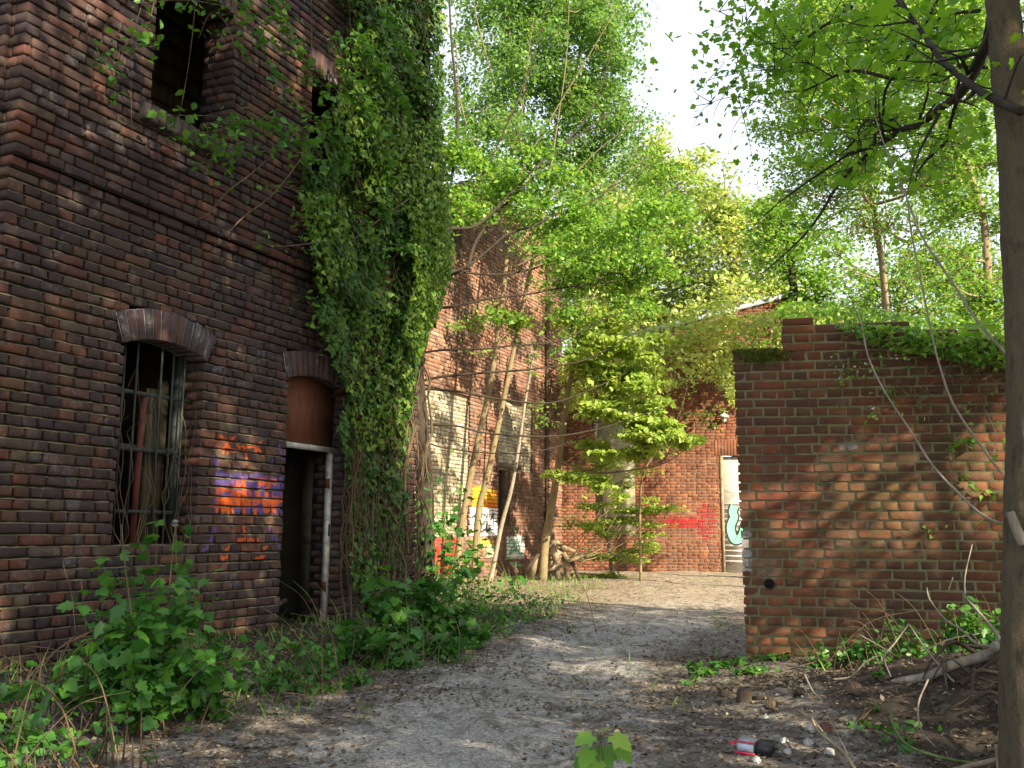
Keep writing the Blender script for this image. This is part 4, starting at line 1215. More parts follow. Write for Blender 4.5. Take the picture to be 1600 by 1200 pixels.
# maple seedling in front
sd_ = thing('maple_seedling', 'single maple seedling with broad drooping leaves at the bottom edge of the track', 'seedling', ground_at(935, 1290) if False else (.33, 3.35, gz(.33, 3.35)))
LF = MB(); WD = MB()
b0 = Vector((.33, 3.35, gz(.33, 3.35)))
top = at(938, 1150, 3.35)
c_ = curve([b0, (b0 + top) / 2 + Vector((.01, 0, 0)), top], 5); WD.tube(c_, taper(len(c_), .004, .002), 6)
for (x, y, dx, dz, s_) in ((925, 1150, -.8, -.25, .07), (958, 1150, .7, -.45, .075), (922, 1172, -.5, -.8, .07), (945, 1168, .05, -.9, .08), (966, 1168, .7, -.7, .065), (940, 1143, .2, .25, .045), (935, 1190, -.4, -.8, .07), (915, 1185, -.8, -.5, .055)):
    p = at(x, y, 3.35 + rng.normal(0, .02))
    WD.tube(curve([top, (top + p) / 2 + Vector((0, 0, .008)), p], 3), .0012, 4, cap=False)
    leaves(LF, np.array([p]), np.array([[dx, -.45, dz]]), np.array([[.1 * dx, -.55, .8]]), s_, 'maple')
WD.build('stem', M['stem_green'], sd_, True); LF.build('foliage', M['leaf_mid'], sd_)
# dandelion clock
dn = thing('dandelion', 'white dandelion seed head rising from the bramble bush at the window', 'flower', at(274, 860, 5.9))
q = MB(); p0, p1 = at(276, 900, 5.9), at(274, 818, 5.9); q.tube(curve([p0, (p0 + p1) / 2, p1], 4), .002, 5); q.build('stem', M['stem_green'], dn)
q = MB(); a_ = unit(rng.normal(size=(260, 3))); base = np.array(p1)
for v in a_: 
    w_ = unit(np.cross(v, [0, 0, 1.])); q.add([base + v * .004, base + v * .024 + w_ * .003, base + v * .024 - w_ * .003], [[0, 1, 2]])
q.build('seed_head', M['white_paint'], dn)

def fill(poly, n, Y0, Y1, r0, r1, d=1.0, flat=None):
    out = []
    for x, y in sample_poly(poly, n):
        r = rng.uniform(r0, r1)
        out.append((at(x, y, rng.uniform(Y0, Y1)), r if flat is None else (r, r * .8, r * flat), d * rng.uniform(.6, 1.3)))
    return out
# ================================================================== trees in the middle
g17 = lambda x, y_, Y: at(x, y_, Y)
def gp(px, Y):
    p = at(px, 800, Y); return Vector((p.x, p.y, gz(p.x, p.y) - .05))
def pp_(l, Y0, Y1=None):
    n = len(l)
    return [at(x, y, Y0 + ((Y1 - Y0) * k / (n - 1) if Y1 is not None else 0)) for k, (x, y) in enumerate(l)]
stemsA = [([gp(712, 18.3)] + pp_([(722, 820), (740, 720), (766, 600), (786, 460), (796, 330), (800, 150), (790, -60)], 18.3, 17.8), .072, .024),
          ([gp(742, 18.9)] + pp_([(748, 800), (760, 750), (784, 640), (808, 520), (836, 390), (880, 200), (920, 20)], 18.9, 18.3), .072, .024)]
archA = [(pp_([(640, 480), (702, 480), (762, 467), (830, 459), (875, 450), (960, 440), (1010, 425)], 13, 14.2), 0.0240, 0.0072),
         (pp_([(640, 560), (680, 548), (760, 545), (800, 540), (875, 533), (930, 505), (1005, 475)], 13, 14), 0.0180, 0.0072),
         (pp_([(640, 600), (655, 596), (695, 588), (762, 582), (820, 578), (880, 570), (925, 558), (990, 522)], 13, 14), 0.0252, 0.0084),
         (pp_([(640, 605), (655, 607), (710, 611), (770, 622), (855, 630), (915, 612), (980, 582)], 13, 14), 0.0240, 0.0084),
         (pp_([(635, 662), (642, 662), (710, 665), (762, 677), (860, 682), (931, 671), (980, 656), (1035, 637)], 13, 14.2), 0.0204, 0.0072),
         (pp_([(635, 680), (645, 682), (695, 700), (792, 709), (860, 701), (915, 680)], 13, 14), 0.0156, 0.0048),
         (pp_([(640, 470), (706, 429), (760, 429), (800, 427), (852, 412), (888, 376), (990, 330), (1060, 290)], 13.2, 14.6), 0.0210, 0.0060),
         (pp_([(640, 440), (726, 418), (790, 368), (830, 354), (880, 330), (920, 318), (960, 290), (1050, 240)], 13.2, 14.6), 0.0240, 0.0060),
         (pp_([(660, 420), (690, 362), (745, 352), (800, 300), (850, 250), (920, 200), (985, 150)], 12.8, 14.5), 0.0330, 0.0072),
         (pp_([(690, 470), (700, 380), (704, 300), (715, 180), (705, 60), (700, -60)], 13.4, 13.4), 0.0300, 0.0120),
         (pp_([(730, 420), (745, 375), (780, 330), (830, 280), (870, 240), (930, 160), (960, 60)], 13.4, 14.5), 0.0300, 0.0072),
         (pp_([(740, 300), (790, 200), (830, 100), (860, -20)], 14, 14.5), 0.0180, 0.0060)]
trunkB = [([gp(668, 12.9)] + pp_([(664, 780), (655, 640), (650, 560), (655, 470), (668, 380), (690, 240)], 12.9, 12.9), .13, .06)]
build_tree('tree', 'slender tall tree with pale paired stems and thin blue-green crown before the roofless building', 'tree', gp(730, 18.5), stemsA,
           [(at(x, y, Y + 2.4), r * 1.1, d) for x, y, Y, r, d in (
               (790, 20, 15.5, 1.0, .8), (860, 10, 16, 1.0, .8), (930, 30, 16.2, .9, .6), (780, 120, 15.2, .9, .8), (850, 110, 15.6, 1.0, .85), (920, 120, 16, .9, .7), (980, 130, 16.3, .5, .4), (960, 200, 16.2, .7, .55),
               (740, 70, 15, .6, .4), (870, 210, 15.6, .9, .7), (800, 230, 15.2, .8, .55), (750, 180, 15, .6, .45), (940, 270, 16, .8, .7), (1000, 250, 16.2, .5, .5), (990, 20, 16.5, .5, .35), (820, 330, 15.4, .7, .5))] +
           fill([(700, -60), (1000, -60), (985, 60), (1010, 160), (1010, 260), (1060, 300), (960, 420), (860, 400), (770, 330), (705, 290)], 80, 16.8, 19.4, .35, .75, .6),
           M['bark_pale'], M['leaf_blue'], .09, 'quad', dens=1.0, r_limb=.022, droop=.6,
           extra=[(pp_(l_, 17.5, 16.4), .020, .006) for l_ in ([(800, 300), (840, 220), (900, 120), (960, 20)], [(800, 360), (870, 300), (940, 230), (1010, 180)], [(798, 200), (770, 120), (745, 30), (735, -40)], [(836, 390), (900, 340), (980, 270), (1060, 215)],
                  [(795, 330), (750, 250), (720, 160), (712, 60)], [(850, 330), (870, 200), (885, 90), (890, -20)], [(800, 420), (880, 380), (970, 350), (1060, 330)], [(810, 250), (820, 130), (835, 20)])])
build_tree('tree', 'leaning tree rising out of the ivy with long dark arching boughs over the yard', 'tree', gp(668, 12.9), trunkB,
           [(at(x, y, Y), (rx, rx * .8, rz), d) for x, y, Y, rx, rz, d in (
               (1000, 330, 14.6, .7, .4, .8), (930, 350, 14.2, .8, .45, .7), (1040, 270, 14.8, .5, .35, .6), (880, 400, 14, .7, .35, .5), (960, 420, 14.4, .8, .35, .7), (1010, 430, 14.4, .5, .3, .6), (780, 490, 13.6, .35, .14, .8),
               (800, 300, 14, .7, .4, .5), (860, 280, 14.2, .7, .4, .5), (730, 250, 13.6, .45, .3, .4), (720, 330, 13.4, .35, .3, .4), (1060, 330, 14.8, .4, .3, .5), (760, 260, 14, .5, .35, .45), (700, 300, 13, .35, .4, .4), (900, 480, 14, .4, .2, .5))] +
           fill([(840, 300), (1000, 260), (1080, 290), (1090, 350), (1050, 430), (1000, 520), (900, 520), (860, 420)], 30, 13.2, 15.2, .25, .5, .55, .6) + fill([(690, 220), (860, 230), (860, 300), (760, 340), (700, 330)], 14, 13, 14.5, .25, .45, .6, .6),
           M['bark_dark'], M['leaf_mid'], .085, 'quad', dens=1.05, extra=archA, r_limb=.02, droop=.5, sprays=True)
# bright young maple
build_tree('maple_tree', 'young leaning maple with pale stem and glowing yellow-green leaves hanging over the track', 'tree', gp(850, 20),
           [([gp(848, 20)] + pp_([(852, 850), (864, 780), (876, 700), (884, 640), (892, 590), (915, 500), (950, 400)], 19.9, 19), .095, .03)],
           [(at(x, y, Y + 3.2), (rx * 1.15, rx, rz * 1.15), d) for x, y, Y, rx, rz, d in (
               (930, 565, 15.8, .45, .28, 1.1), (965, 590, 15.6, .5, .3, 1.2), (1000, 600, 15.4, .4, .22, 1.0), (940, 625, 15.5, .4, .2, .8), (985, 655, 15.2, .45, .17, 1.1), (1035, 668, 15, .4, .15, 1.2), (1075, 688, 14.9, .26, .1, 1.2), (925, 540, 15.8, .4, .2, .8),
               (910, 520, 16, .4, .25, .7), (1010, 690, 15.1, .3, .12, .8), (950, 705, 15.4, .35, .12, .7), (880, 500, 15.8, .35, .3, .6), (960, 500, 15.8, .5, .35, .6), (900, 745, 15.8, .3, .14, .8), (940, 760, 15.6, .3, .14, .9), (965, 780, 15.5, .2, .1, .8), (870, 740, 15.8, .2, .08, .8), (790, 490, 15, .25, .1, 1.1), (815, 500, 15, .3, .12, 1.0), (920, 640, 15.6, .3, .2, .6))] + fill([(880, 470), (1000, 440), (1060, 560), (1040, 640), (1095, 690), (1040, 700), (920, 720), (890, 620)], 30, 18, 19.8, .25, .5, .9, .5),
           M['bark_pale'], M['leaf_bright'], .10, 'maple', dens=1.2, r_limb=.025, droop=.5, sprays=True,
           extra=[(pp_([(884, 650), (930, 660), (985, 650), (1030, 660), (1095, 688)], 19.6, 18), .03, .008), (pp_([(872, 720), (930, 738), (985, 735), (1035, 725), (1075, 700)], 19.6, 18.2), .03, .006),
                  (pp_([(890, 600), (940, 570), (990, 580), (1040, 600)], 19.6, 18.4), .03, .006)])
# two thinner stems
build_tree('sapling', 'thin bare grey sapling leaning right of the paired pale stems', 'tree', gp(765, 19.6),
           [([gp(766, 19.6)] + pp_([(772, 880), (784, 820), (800, 760), (812, 690), (822, 620), (838, 540), (866, 450), (880, 380)], 19.6, 19.2), .05, .015)],
           [(at(x, y, Y + 3.2), (rx, rx * .8, rz), d) for x, y, Y, rx, rz, d in ((850, 470, 15.9, .3, .2, .5), (880, 400, 15.9, .4, .3, .5), (830, 540, 16, .25, .15, .3), (860, 440, 15.9, .4, .3, .4))] + fill([(690, 420), (880, 400), (900, 560), (860, 700), (760, 640), (690, 560)], 16, 17, 19, .2, .4, .3, .5),
           M['bark_grey'], M['leaf_mid'], .09, 'quad', r_limb=.012)
build_tree('sapling', 'small hornbeam sapling with flat bright leaf layers before the red gable wall', 'tree', gp(955, 21.8),
           [([gp(958, 21.8)] + pp_([(952, 860), (945, 800), (938, 760), (930, 700), (935, 640)], 21.8), .05, .015)],
           [(at(x, y, Y + 2), (rx, rx * .8, rz), d) for x, y, Y, rx, rz, d in (
               (960, 758, 19.3, .5, .07, 1.1), (1000, 796, 19, .7, .06, 1.3), (1040, 792, 18.8, .5, .04, 1.0), (960, 815, 19.3, .6, .07, 1.1), (1000, 860, 19, .5, .05, 1.1), (940, 870, 19.3, .6, .12, 1.0), (985, 875, 19, .5, .05, 1.0),
               (930, 790, 19.4, .5, .1, 1.0), (920, 745, 19.5, .5, .2, .6), (960, 710, 19.3, .5, .25, .4), (900, 820, 19, .5, .2, .5), (1020, 820, 19, .4, .05, .8), (930, 900, 19, .5, .08, .8), (990, 740, 19, .3, .12, .4))] + fill([(880, 700), (960, 660), (1000, 730), (1040, 790), (1010, 880), (890, 890)], 16, 20.8, 22.2, .25, .5, .7, .35),
           M['bark_grey'], M['leaf_bright'], .075, 'quad', dens=1.3, r_limb=.014, droop=.1, sprays=True)
# twiggy shoots in front of the gable
build_tree('sapling', 'thin half-leafed sapling whose budding twigs cross the gable wall next to the door', 'tree', gp(1010, 20),
           [([gp(1000, 20)] + pp_([(1000, 800), (1005, 740), (1030, 700), (1060, 650), (1075, 600)], 20, 19.6), .03, .01)],
           [(at(x, y, Y), (rx, rx * .8, rz), d) for x, y, Y, rx, rz, d in ((1090, 645, 19.5, .5, .25, .13), (1060, 600, 19.5, .5, .3, .2), (1110, 660, 19.5, .35, .2, .12), (1040, 700, 19.6, .5, .25, .15), (1010, 740, 19.6, .4, .2, .2), (1130, 640, 19.5, .2, .15, .25))],
           M['bark_pale'], M['leaf_bright'], .075, 'quad', r_limb=.018)

# vegetation over the gable and the wall top
gv = thing('gable_creeper', 'sunlit pale green creeper trailing over the gable top above the wall', 'creeper', BG.P(pk_u, 0, .2))
LF = MB(); WD = MB()
q_ = np.r_[sample_poly([(870, 560), (1020, 510), (1150, 470), (1150, 500), (1030, 560), (1060, 600), (960, 640), (880, 640)], 3000), sample_poly([(1010, 540), (1140, 495), (1240, 475), (1330, 480), (1440, 515), (1440, 545), (1330, 545), (1215, 545), (1150, 545), (1152, 640), (1120, 600), (1060, 575), (1000, 580)], 4200)]
P_ = np.array([at(x, y, 23.4 - rng.uniform(0, 1.2)) for x, y in q_])
leaf_cloud(LF, P_, .14, 'quad', .8, .5)
for k in range(30):
    x = rng.uniform(1050, 1430); p = at(x, 510 - 20 * math.cos((x - 1240) / 120), 23.6); c_ = curve([p, p + Vector((rng.normal(0, .3), -.4, -.4)), p + Vector((rng.normal(0, .4), -.5, -1.2))], 4)
    WD.tube(c_, taper(len(c_), .02, .006), 4, cap=False)
WD.build('stems', M['bark_pale'], gv, True); LF.build('foliage', M['leaf_far'], gv)
wc = thing('wall_top_creeper', 'bramble and ivy shoots hanging over the broken right top of the orange wall', 'creeper', RW.P(1.8, 0, .1))
LF = MB(); WD = MB()
q_ = sample_poly([(1290, 500), (1340, 505), (1420, 510), (1520, 520), (1600, 530), (1600, 590), (1540, 570), (1460, 560), (1400, 548), (1330, 520)], 1500)
P_ = []
for x, y in q_:
    dd = rng.uniform(-.15, .22); u, z = RW.hit(x, y, dd); P_.append(RW.P(u, z, dd))
leaf_cloud(LF, np.array(P_), .05, 'ivy', .8, .5)
q_ = sample_poly([(1215, 470), (1300, 470), (1420, 490), (1600, 500), (1600, 540), (1450, 530), (1330, 500), (1215, 495)], 1800)
P_ = np.array([at(x, y, 9 + rng.uniform(0, .8)) for x, y in q_]); leaf_cloud(LF, P_, .06, 'quad', .8, .5)
for pxs, n, sz, sp_ in (([(1328, 500), (1322, 560), (1316, 590), (1310, 640)], 14, .04, .02), ([(1375, 510), (1372, 560), (1380, 600), (1385, 620)], 34, .045, .03), ([(1360, 565), (1330, 560), (1290, 560)], 12, .04, .02), ([(1320, 575), (1330, 585), (1345, 595)], 8, .03, .02),
                    ([(1480, 680), (1490, 700), (1500, 690), (1525, 690)], 26, .05, .02), ([(1500, 740), (1525, 760), (1545, 772), (1560, 772)], 22, .05, .02), ([(1356, 500), (1352, 640), (1358, 665)], 8, .035, .02), ([(1400, 600), (1395, 625), (1400, 640)], 12, .04, .02),
                    ([(1530, 530), (1520, 590), (1525, 640), (1510, 700)], 16, .04, .04), ([(1590, 540), (1560, 600), (1530, 620), (1480, 650)], 10, .04, .03), ([(1440, 540), (1430, 590), (1440, 650)], 12, .04, .03), ([(1470, 820), (1440, 830), (1420, 822)], 10, .03, .03)):
    spray(LF, WD, pxs, .05, n, sz, 'ivy', .004, sp_, .4, RW)
for k in range(26):
    x = rng.uniform(1440, 1600); y = rng.uniform(530, 600); P = []
    for j in range(5): u, z = RW.hit(x + j * rng.normal(-8, 14), y + j * rng.uniform(8, 26), .05 + .1 * rng.random()); P.append(RW.P(u, z, .05 + .12 * rng.random()))
    c_ = curve(P, 4); WD.tube(c_, taper(len(c_), .004, .0015), 4, cap=False)
WD.build('stems', M['stick_brown'], wc, True); LF.build('foliage', M['leaf_mid'], wc)
# dangling blossoms in front of the orange wall
bl = thing('blossom_twigs', 'fine twigs with tiny white blossoms in front of the orange wall', 'twigs', RW.P(1.2, 0, .5))
LF = MB(); WD = MB(); BL = MB()
for pxs in ([(1335, 500), (1322, 560), (1310, 590)], [(1290, 565), (1320, 580), (1345, 575)], [(1310, 580), (1325, 590), (1330, 600)], [(1345, 572), (1360, 570), (1372, 580)], [(1356, 640), (1366, 645), (1372, 652)], [(1360, 560), (1395, 555), (1420, 560)]):
    P = [RW.P(*RW.hit(x, y, .45), .45) for x, y in pxs]; c_ = curve(P, 4); WD.tube(c_, .002, 4, cap=False)
    A = np.array(c_); k = rng.integers(0, len(A), 9); leaf_cloud(BL, A[k] + rng.normal(size=(9, 3)) * .02, .022, 'quad', .5, .2); k = rng.integers(0, len(A), 6); leaf_cloud(LF, A[k] + rng.normal(size=(6, 3)) * .03, .035, 'ovate')
WD.build('stems', M['stick_brown'], bl, True); BL.build('blossoms', M['white_paint'], bl); LF.build('foliage', M['leaf_mid'], bl)

# ================================================================== trees behind
def far_tree(label, base_px, Y, trunk_px, clumps, leafm, size, dens=1.0, more=[], bark='bark_pale', r0=.2, name='tree', group='trees beyond the yard', droop=.4, tpl='quad'):
    st = [([gp(base_px, Y)] + pp_(trunk_px, Y), r0, r0 * .3)]
    return build_tree(name, label, 'tree', gp(base_px, Y), st, [(at(x, y, Y + rng.normal(0, r * .4)), r, d) for x, y, r, d in clumps] + list(more), M[bark], M[leafm], size, tpl, dens, group, r_limb=.05, droop=droop)
far_tree('tall pale green tree left of the sky gap behind the gable roof', 1010, 34, [(1005, 600), (1010, 450), (1040, 300)],
         [(1050, 250, 1.5, 1), (1000, 270, 1.5, 1), (960, 330, 1.6, 1), (1080, 300, 1.5, 1), (1030, 340, 1.8, 1), (1090, 370, 1.7, 1), (1000, 400, 1.8, 1), (950, 430, 1.6, .9), (1060, 430, 1.8, 1), (1040, 490, 1.6, 1), (1100, 450, 1.6, 1), (980, 490, 1.6, .9), (1020, 215, .8, .7), (1110, 240, .7, .8), (1130, 470, 1.6, 1), (1060, 500, 1.6, 1), (920, 480, 1.6, 1)], 'leaf_far', .20, .8)
far_tree('rounded bright tree directly behind the gable peak under the sky gap', 1150, 32, [(1150, 600), (1150, 450), (1150, 350)],
         [(1125, 280, 1.1, 1), (1150, 330, 1.4, 1), (1110, 340, 1.2, 1), (1180, 370, 1.4, 1), (1130, 400, 1.6, 1), (1190, 430, 1.5, 1), (1150, 470, 1.5, 1), (1220, 460, 1.3, 1), (1100, 500, 1.3, 1), (1210, 330, .9, .8)], 'leaf_far', .19, .8)
far_tree('darker leaning tree with olive crown right of the gable peak', 1240, 24, [(1245, 600), (1240, 450), (1225, 350)],
         [(1215, 330, .9, .9), (1195, 370, .8, .8), (1240, 380, 1.0, .9), (1220, 420, 1.0, .8), (1270, 430, .9, .7), (1180, 320, .5, .6), (1260, 350, .8, .7), (1250, 470, .8, .8), (1300, 460, .8, .6)], 'leaf_mid', .13, .85, bark='bark_dark')
far_tree('tall open tree with the widest airy crown at the upper right', 1400, 19, [(1390, 600), (1380, 430), (1360, 300), (1340, 180), (1320, 60)],
         [(1230, 40, .9, .5), (1290, 30, 1.0, .6), (1350, 20, 1.1, .7), (1420, 20, 1.1, .7), (1240, 110, .9, .5), (1310, 110, 1.0, .6), (1390, 100, 1.1, .7), (1230, 190, .8, .6), (1290, 190, 1, .6), (1360, 190, 1, .55), (1240, 260, .9, .7), (1310, 270, 1, .55), (1370, 280, .9, .45),
          (1290, 330, .8, .3), (1340, 350, .8, .22), (1230, 300, .6, .5), (1440, 180, 1, .5), (1450, 100, 1, .6), (1400, 350, .8, .2), (1215, 60, .6, .6), (1195, 200, .4, .4)], 'leaf_mid', .09, 1.0, more=fill([(1200, -60), (1540, -60), (1540, 250), (1480, 290), (1330, 290), (1240, 320), (1195, 300), (1240, 230), (1190, 160), (1225, 90)], 60, 17, 20, .35, .8, .6), bark='bark_pale', r0=.1)
far_tree('slim twin-stemmed sunlit tree just left of the near trunk', 1540, 15, [(1548, 560), (1544, 446), (1536, 337), (1514, 262), (1491, 112), (1480, -40)],
         [(1500, 60, .8, .6), (1560, 40, .8, .6), (1470, 130, .7, .5), (1550, 150, .7, .5), (1500, 230, .6, .5), (1570, 250, .5, .5), (1460, 280, .6, .35), (1580, 350, .5, .4), (1520, 330, .5, .3), (1480, 390, .5, .35), (1560, 440, .4, .4), (1430, 430, .6, .35), (1500, 470, .6, .4)], 'leaf_mid', .08, .9, more=fill([(1440, -40), (1600, -40), (1600, 500), (1440, 500), (1400, 380)], 34, 14, 16, .3, .55, .6), r0=.09)
far_tree('background tree showing between the near trunk and the right picture edge', 1620, 17, [(1600, 560), (1590, 400), (1570, 200), (1570, 0)],
         [(1590, 100, .8, .7), (1600, 220, .7, .6), (1610, 330, .7, .6), (1600, 0, .8, .7), (1600, 450, .7, .5)], 'leaf_mid', .11, .75, r0=.08)
far_tree('thin tree seen low through the gap between gable and wall top', 1400, 26, [(1400, 560), (1410, 460), (1420, 380)],
         [(1380, 430, 1.2, .7), (1330, 420, 1.0, .7), (1440, 400, 1.2, .7), (1480, 450, 1.2, .7), (1400, 480, 1.2, .7), (1530, 480, 1.2, .7), (1330, 480, 1.0, .8), (1460, 500, 1.2, .8), (1290, 390, .9, .6), (1540, 400, 1.2, .6), (1360, 340, 1.2, .6), (1450, 330, 1.2, .6), (1520, 320, 1.2, .6), (1590, 420, 1.2, .6), (1590, 500, 1.2, .6), (1560, 520, 1, .7)], 'leaf_mid', .13, .7, r0=.1)
far_tree('broad pale tree filling the background behind the roofless building', 900, 38, [(900, 500), (905, 400), (900, 300)],
         [(900, 420, 2, .8), (860, 440, 1.8, .8), (930, 370, 2, .8), (940, 470, 2, .9), (890, 500, 2, .8), (960, 540, 1.8, .8), (920, 300, 1.6, .7), (1000, 540, 1.6, .8), (1040, 540, 1.5, .8)], 'leaf_far', .22, .8)

# ================================================================== the near tree on the right
nt_ = pp_([(1612, 1300), (1606, 1200), (1603, 1000), (1606, 800), (1606, 650), (1603, 500), (1592, 300), (1578, 120), (1566, 0), (1555, -140), (1540, -400)], 3.8)
b0 = nt_[0]; nt_[0] = Vector((nt_[1].x + .01, 3.8, gz(2, 3.8) - .1))
LB = [([(1552, 50), (1528, 98), (1502, 145), (1472, 169), (1438, 195), (1409, 202), (1375, 225), (1326, 240)], 3.8, 6.2, .028, .012),
      ([(1360, 232), (1356, 240), (1311, 289), (1277, 341), (1240, 386), (1188, 431)], 6.0, 6.6, .016, .003),
      ([(1600, 174), (1544, 150), (1506, 127), (1472, 90), (1439, 49), (1401, 0), (1370, -50)], 3.6, 5, .020, .008),
      ([(1469, -10), (1435, 60), (1405, 105), (1382, 142), (1380, 188), (1372, 205)], 5, 6, .010, .006),
      ([(1500, 150), (1487, 187), (1480, 221), (1450, 244), (1431, 270), (1429, 300)], 5, 6, .012, .004),
      ([(1400, 125), (1334, 109), (1300, 120), (1259, 142), (1225, 144)], 5.6, 6.4, .013, .003),
      ([(1330, 10), (1315, 19), (1277, 49), (1248, 64), (1200, 70)], 5.6, 6.2, .012, .003),
      ([(1315, 37), (1317, 68)], 5.8, 6, .006, .002),
      ([(1532, 15), (1487, 22), (1465, 34), (1463, 56), (1442, 79)], 4.6, 5.6, .010, .003),
      ([(1540, 105), (1499, 101), (1461, 112), (1427, 124), (1394, 150)], 4.6, 5.6, .010, .003),
      ([(1438, 195), (1380, 205), (1350, 190), (1330, 225), (1312, 240)], 5.5, 6.2, .009, .003),
      ([(1409, 202), (1395, 185), (1360, 195), (1325, 228)], 5.7, 6.2, .008, .003),
      ([(1354, 245), (1350, 270)], 6, 6, .006, .002), ([(1300, 120), (1260, 98), (1225, 100), (1196, 104)], 6, 6.4, .006, .002),
      ([(1225, 144), (1180, 148), (1130, 155), (1105, 163)], 6.4, 6.8, .003, .0015), ([(1240, 90), (1190, 60), (1150, 30), (1110, 12)], 6, 6.6, .004, .0015), ([(1240, 110), (1180, 110), (1120, 120), (1098, 130)], 6.2, 6.8, .003, .0015)]
ntree = thing('tree', 'nearest tree with smooth mottled trunk cut by the right picture edge', 'tree', nt_[0])
TR = MB(); BR = MB(); LF = MB()
c_ = curve(nt_, 14); rd = np.interp(np.arange(len(c_)) / len(c_), [0, .08, .3, .6, 1], [.125, .100, .082, .074, .055])
TR.tube(c_, rd * (1 + .02 * np.sin(np.arange(len(c_)) * 1.3)), 40, cap=False)
_v = TR.v[0].reshape(len(c_), 40, 3); _cc = np.array(c_)[:, None]
_a = np.linspace(0, 2 * np.pi, 40, endpoint=False)[None]; _h = np.arange(len(c_))[:, None]
_k = 1 + .035 * np.sin(_a * 9 + .5 * np.sin(_h * .7)) * np.sin(_h * .35 + _a * 2) + .03 * np.sin(_a * 3 + _h * .21) + rng.normal(0, .012, (len(c_), 40))
TR.v[0] = (_cc + (_v - _cc) * _k[..., None]).reshape(-1, 3)

TR.build('trunk', M['bark_near'], ntree, True)
PTS = []
for pxs, Y0, Y1, r0, r1 in LB:
    P = pp_(pxs, Y0, Y1); 
    P = [p + Vector(rng.normal(size=3) * .005) for p in P]
    c_ = curve(P, 6); BR.tube(c_, taper(len(c_), r0 * 1.05, r1 * 1.2), 6); PTS.append(np.array(c_))
    A = np.array(c_)
    for k in range(int(len(A) * .45)):
        q = A[rng.integers(2, len(A))]; e = q + rng.normal(size=3) * np.array([.16, .16, .13]); e2 = e + (e - q) * .6 + rng.normal(size=3) * .05
        c2 = curve([q, e, e2], 4); BR.tube(c2, taper(len(c2), max(r1, .004) * .9, .001), 4, cap=False); PTS.append(np.array(c2))
BR.build('branches', M['bark_dark'], ntree, True)
allp = np.concatenate(PTS)
from itertools import product
k = rng.integers(0, len(allp), 700); pos = allp[k] + rng.normal(size=(700, 3)) * .12
dens_c = [(1105, 75, 6.6, .13, 16), (1060, 50, 6.8, .08, 5), (1150, 30, 6.5, .18, 45), (1185, 70, 6.5, .2, 70), (1150, 120, 6.5, .18, 40), (1100, 130, 6.8, .1, 16), (1200, 20, 6.4, .22, 80), (1240, 60, 6.3, .25, 120), (1240, 110, 6.3, .22, 100), (1300, 60, 6, .25, 110), (1360, 20, 5.6, .25, 90), (1420, 30, 5, .25, 90), (1480, 50, 4.8, .2, 60), (1380, 80, 5.6, .25, 90),
          (1440, 100, 5.2, .2, 60), (1280, 190, 6.3, .25, 90), (1340, 160, 6, .22, 70), (1430, 270, 5.6, .12, 22), (1500, 200, 5.2, .15, 30), (1095, 190, 6.9, .05, 5), (1160, 160, 6.7, .1, 14), (1400, 280, 5.4, .1, 10), (1008, 100, 7.2, .05, 5), (1530, 520, 4.6, .05, 4)]
pl_ = [pos]
for x, y, Y, r, n in dens_c: pl_.append(np.array([tuple(at(x, y, Y))]) + rng.normal(size=(n, 3)) * r * .6)
leaf_cloud(LF, np.concatenate(pl_), .05, 'maple', .7, .5)
# maple leaves hanging close by
for x, y, Y, s_ in ((1330, 283, 4.2, .09), (1508, 520, 3.9, .075), (1530, 512, 3.9, .08), (1310, 285, 4.2, .08), (1350, 90, 4.4, .1), (1330, 80, 4.4, .09), (1395, 10, 4.4, .1)):
    leaf_cloud(LF, np.array([tuple(at(x, y, Y))]), s_, 'maple', 1.4, .1)
LF.build('crown', M['leaf_near'], ntree)
kb = MB(); P = pp_([(1600, 850), (1592, 835), (1584, 815), (1578, 800)], 3.72); kb.tube(curve(P, 4), taper(13, .022, .017), 8); kb.build('branch_stub', M['bark_grey'], ntree, True)

# whips hanging across the orange wall
whl = ['longest bare whip shoot arching from the near tree crown down across the orange wall', 'pale bare whip shoot curving to the branch stub on the near trunk', 'thicker dark whip shoot slanting steeply beside the near trunk above the wall', 'short forked whip rising to the right at the wall top beside the near trunk', 'shortest thin whip twig hanging before the right part of the orange wall']
for wk, (pxs, Y0, Y1, r) in enumerate((([(1349, 97), (1367, 180), (1394, 259), (1416, 307), (1425, 370), (1456, 521), (1469, 574), (1491, 634), (1544, 712), (1615, 800)], 5.2, 4.4, .006),
                       ([(1330, 470), (1345, 502), (1356, 555), (1382, 611), (1424, 675), (1457, 727), (1499, 772), (1544, 810), (1610, 828)], 5.4, 4.2, .007),
                       ([(1401, 290), (1416, 307), (1439, 367), (1491, 446), (1525, 499), (1577, 559), (1615, 600)], 4.9, 4.2, .008),
                       ([(1536, 510), (1560, 500), (1600, 440)], 4.4, 4.2, .004), ([(1540, 640), (1556, 680), (1552, 712)], 4.6, 4.4, .003))):
    WD = MB(); LF = MB()
    c_ = curve(pp_(pxs, Y0, Y1), 6); WD.tube(c_, taper(len(c_), r * .45, r), 6)
    A = np.array(c_); k = rng.integers(0, len(A), 5); leaf_cloud(LF, A[k] + rng.normal(size=(5, 3)) * .03, .04, 'ovate')
    wp = thing('whip_shoot', whl[wk], 'shoot', tuple(c_[-1]), 'bare whip shoots before the orange wall')
    WD.build('stem', M['bark_grey'], wp, True); LF.build('foliage', M['leaf_mid'], wp)

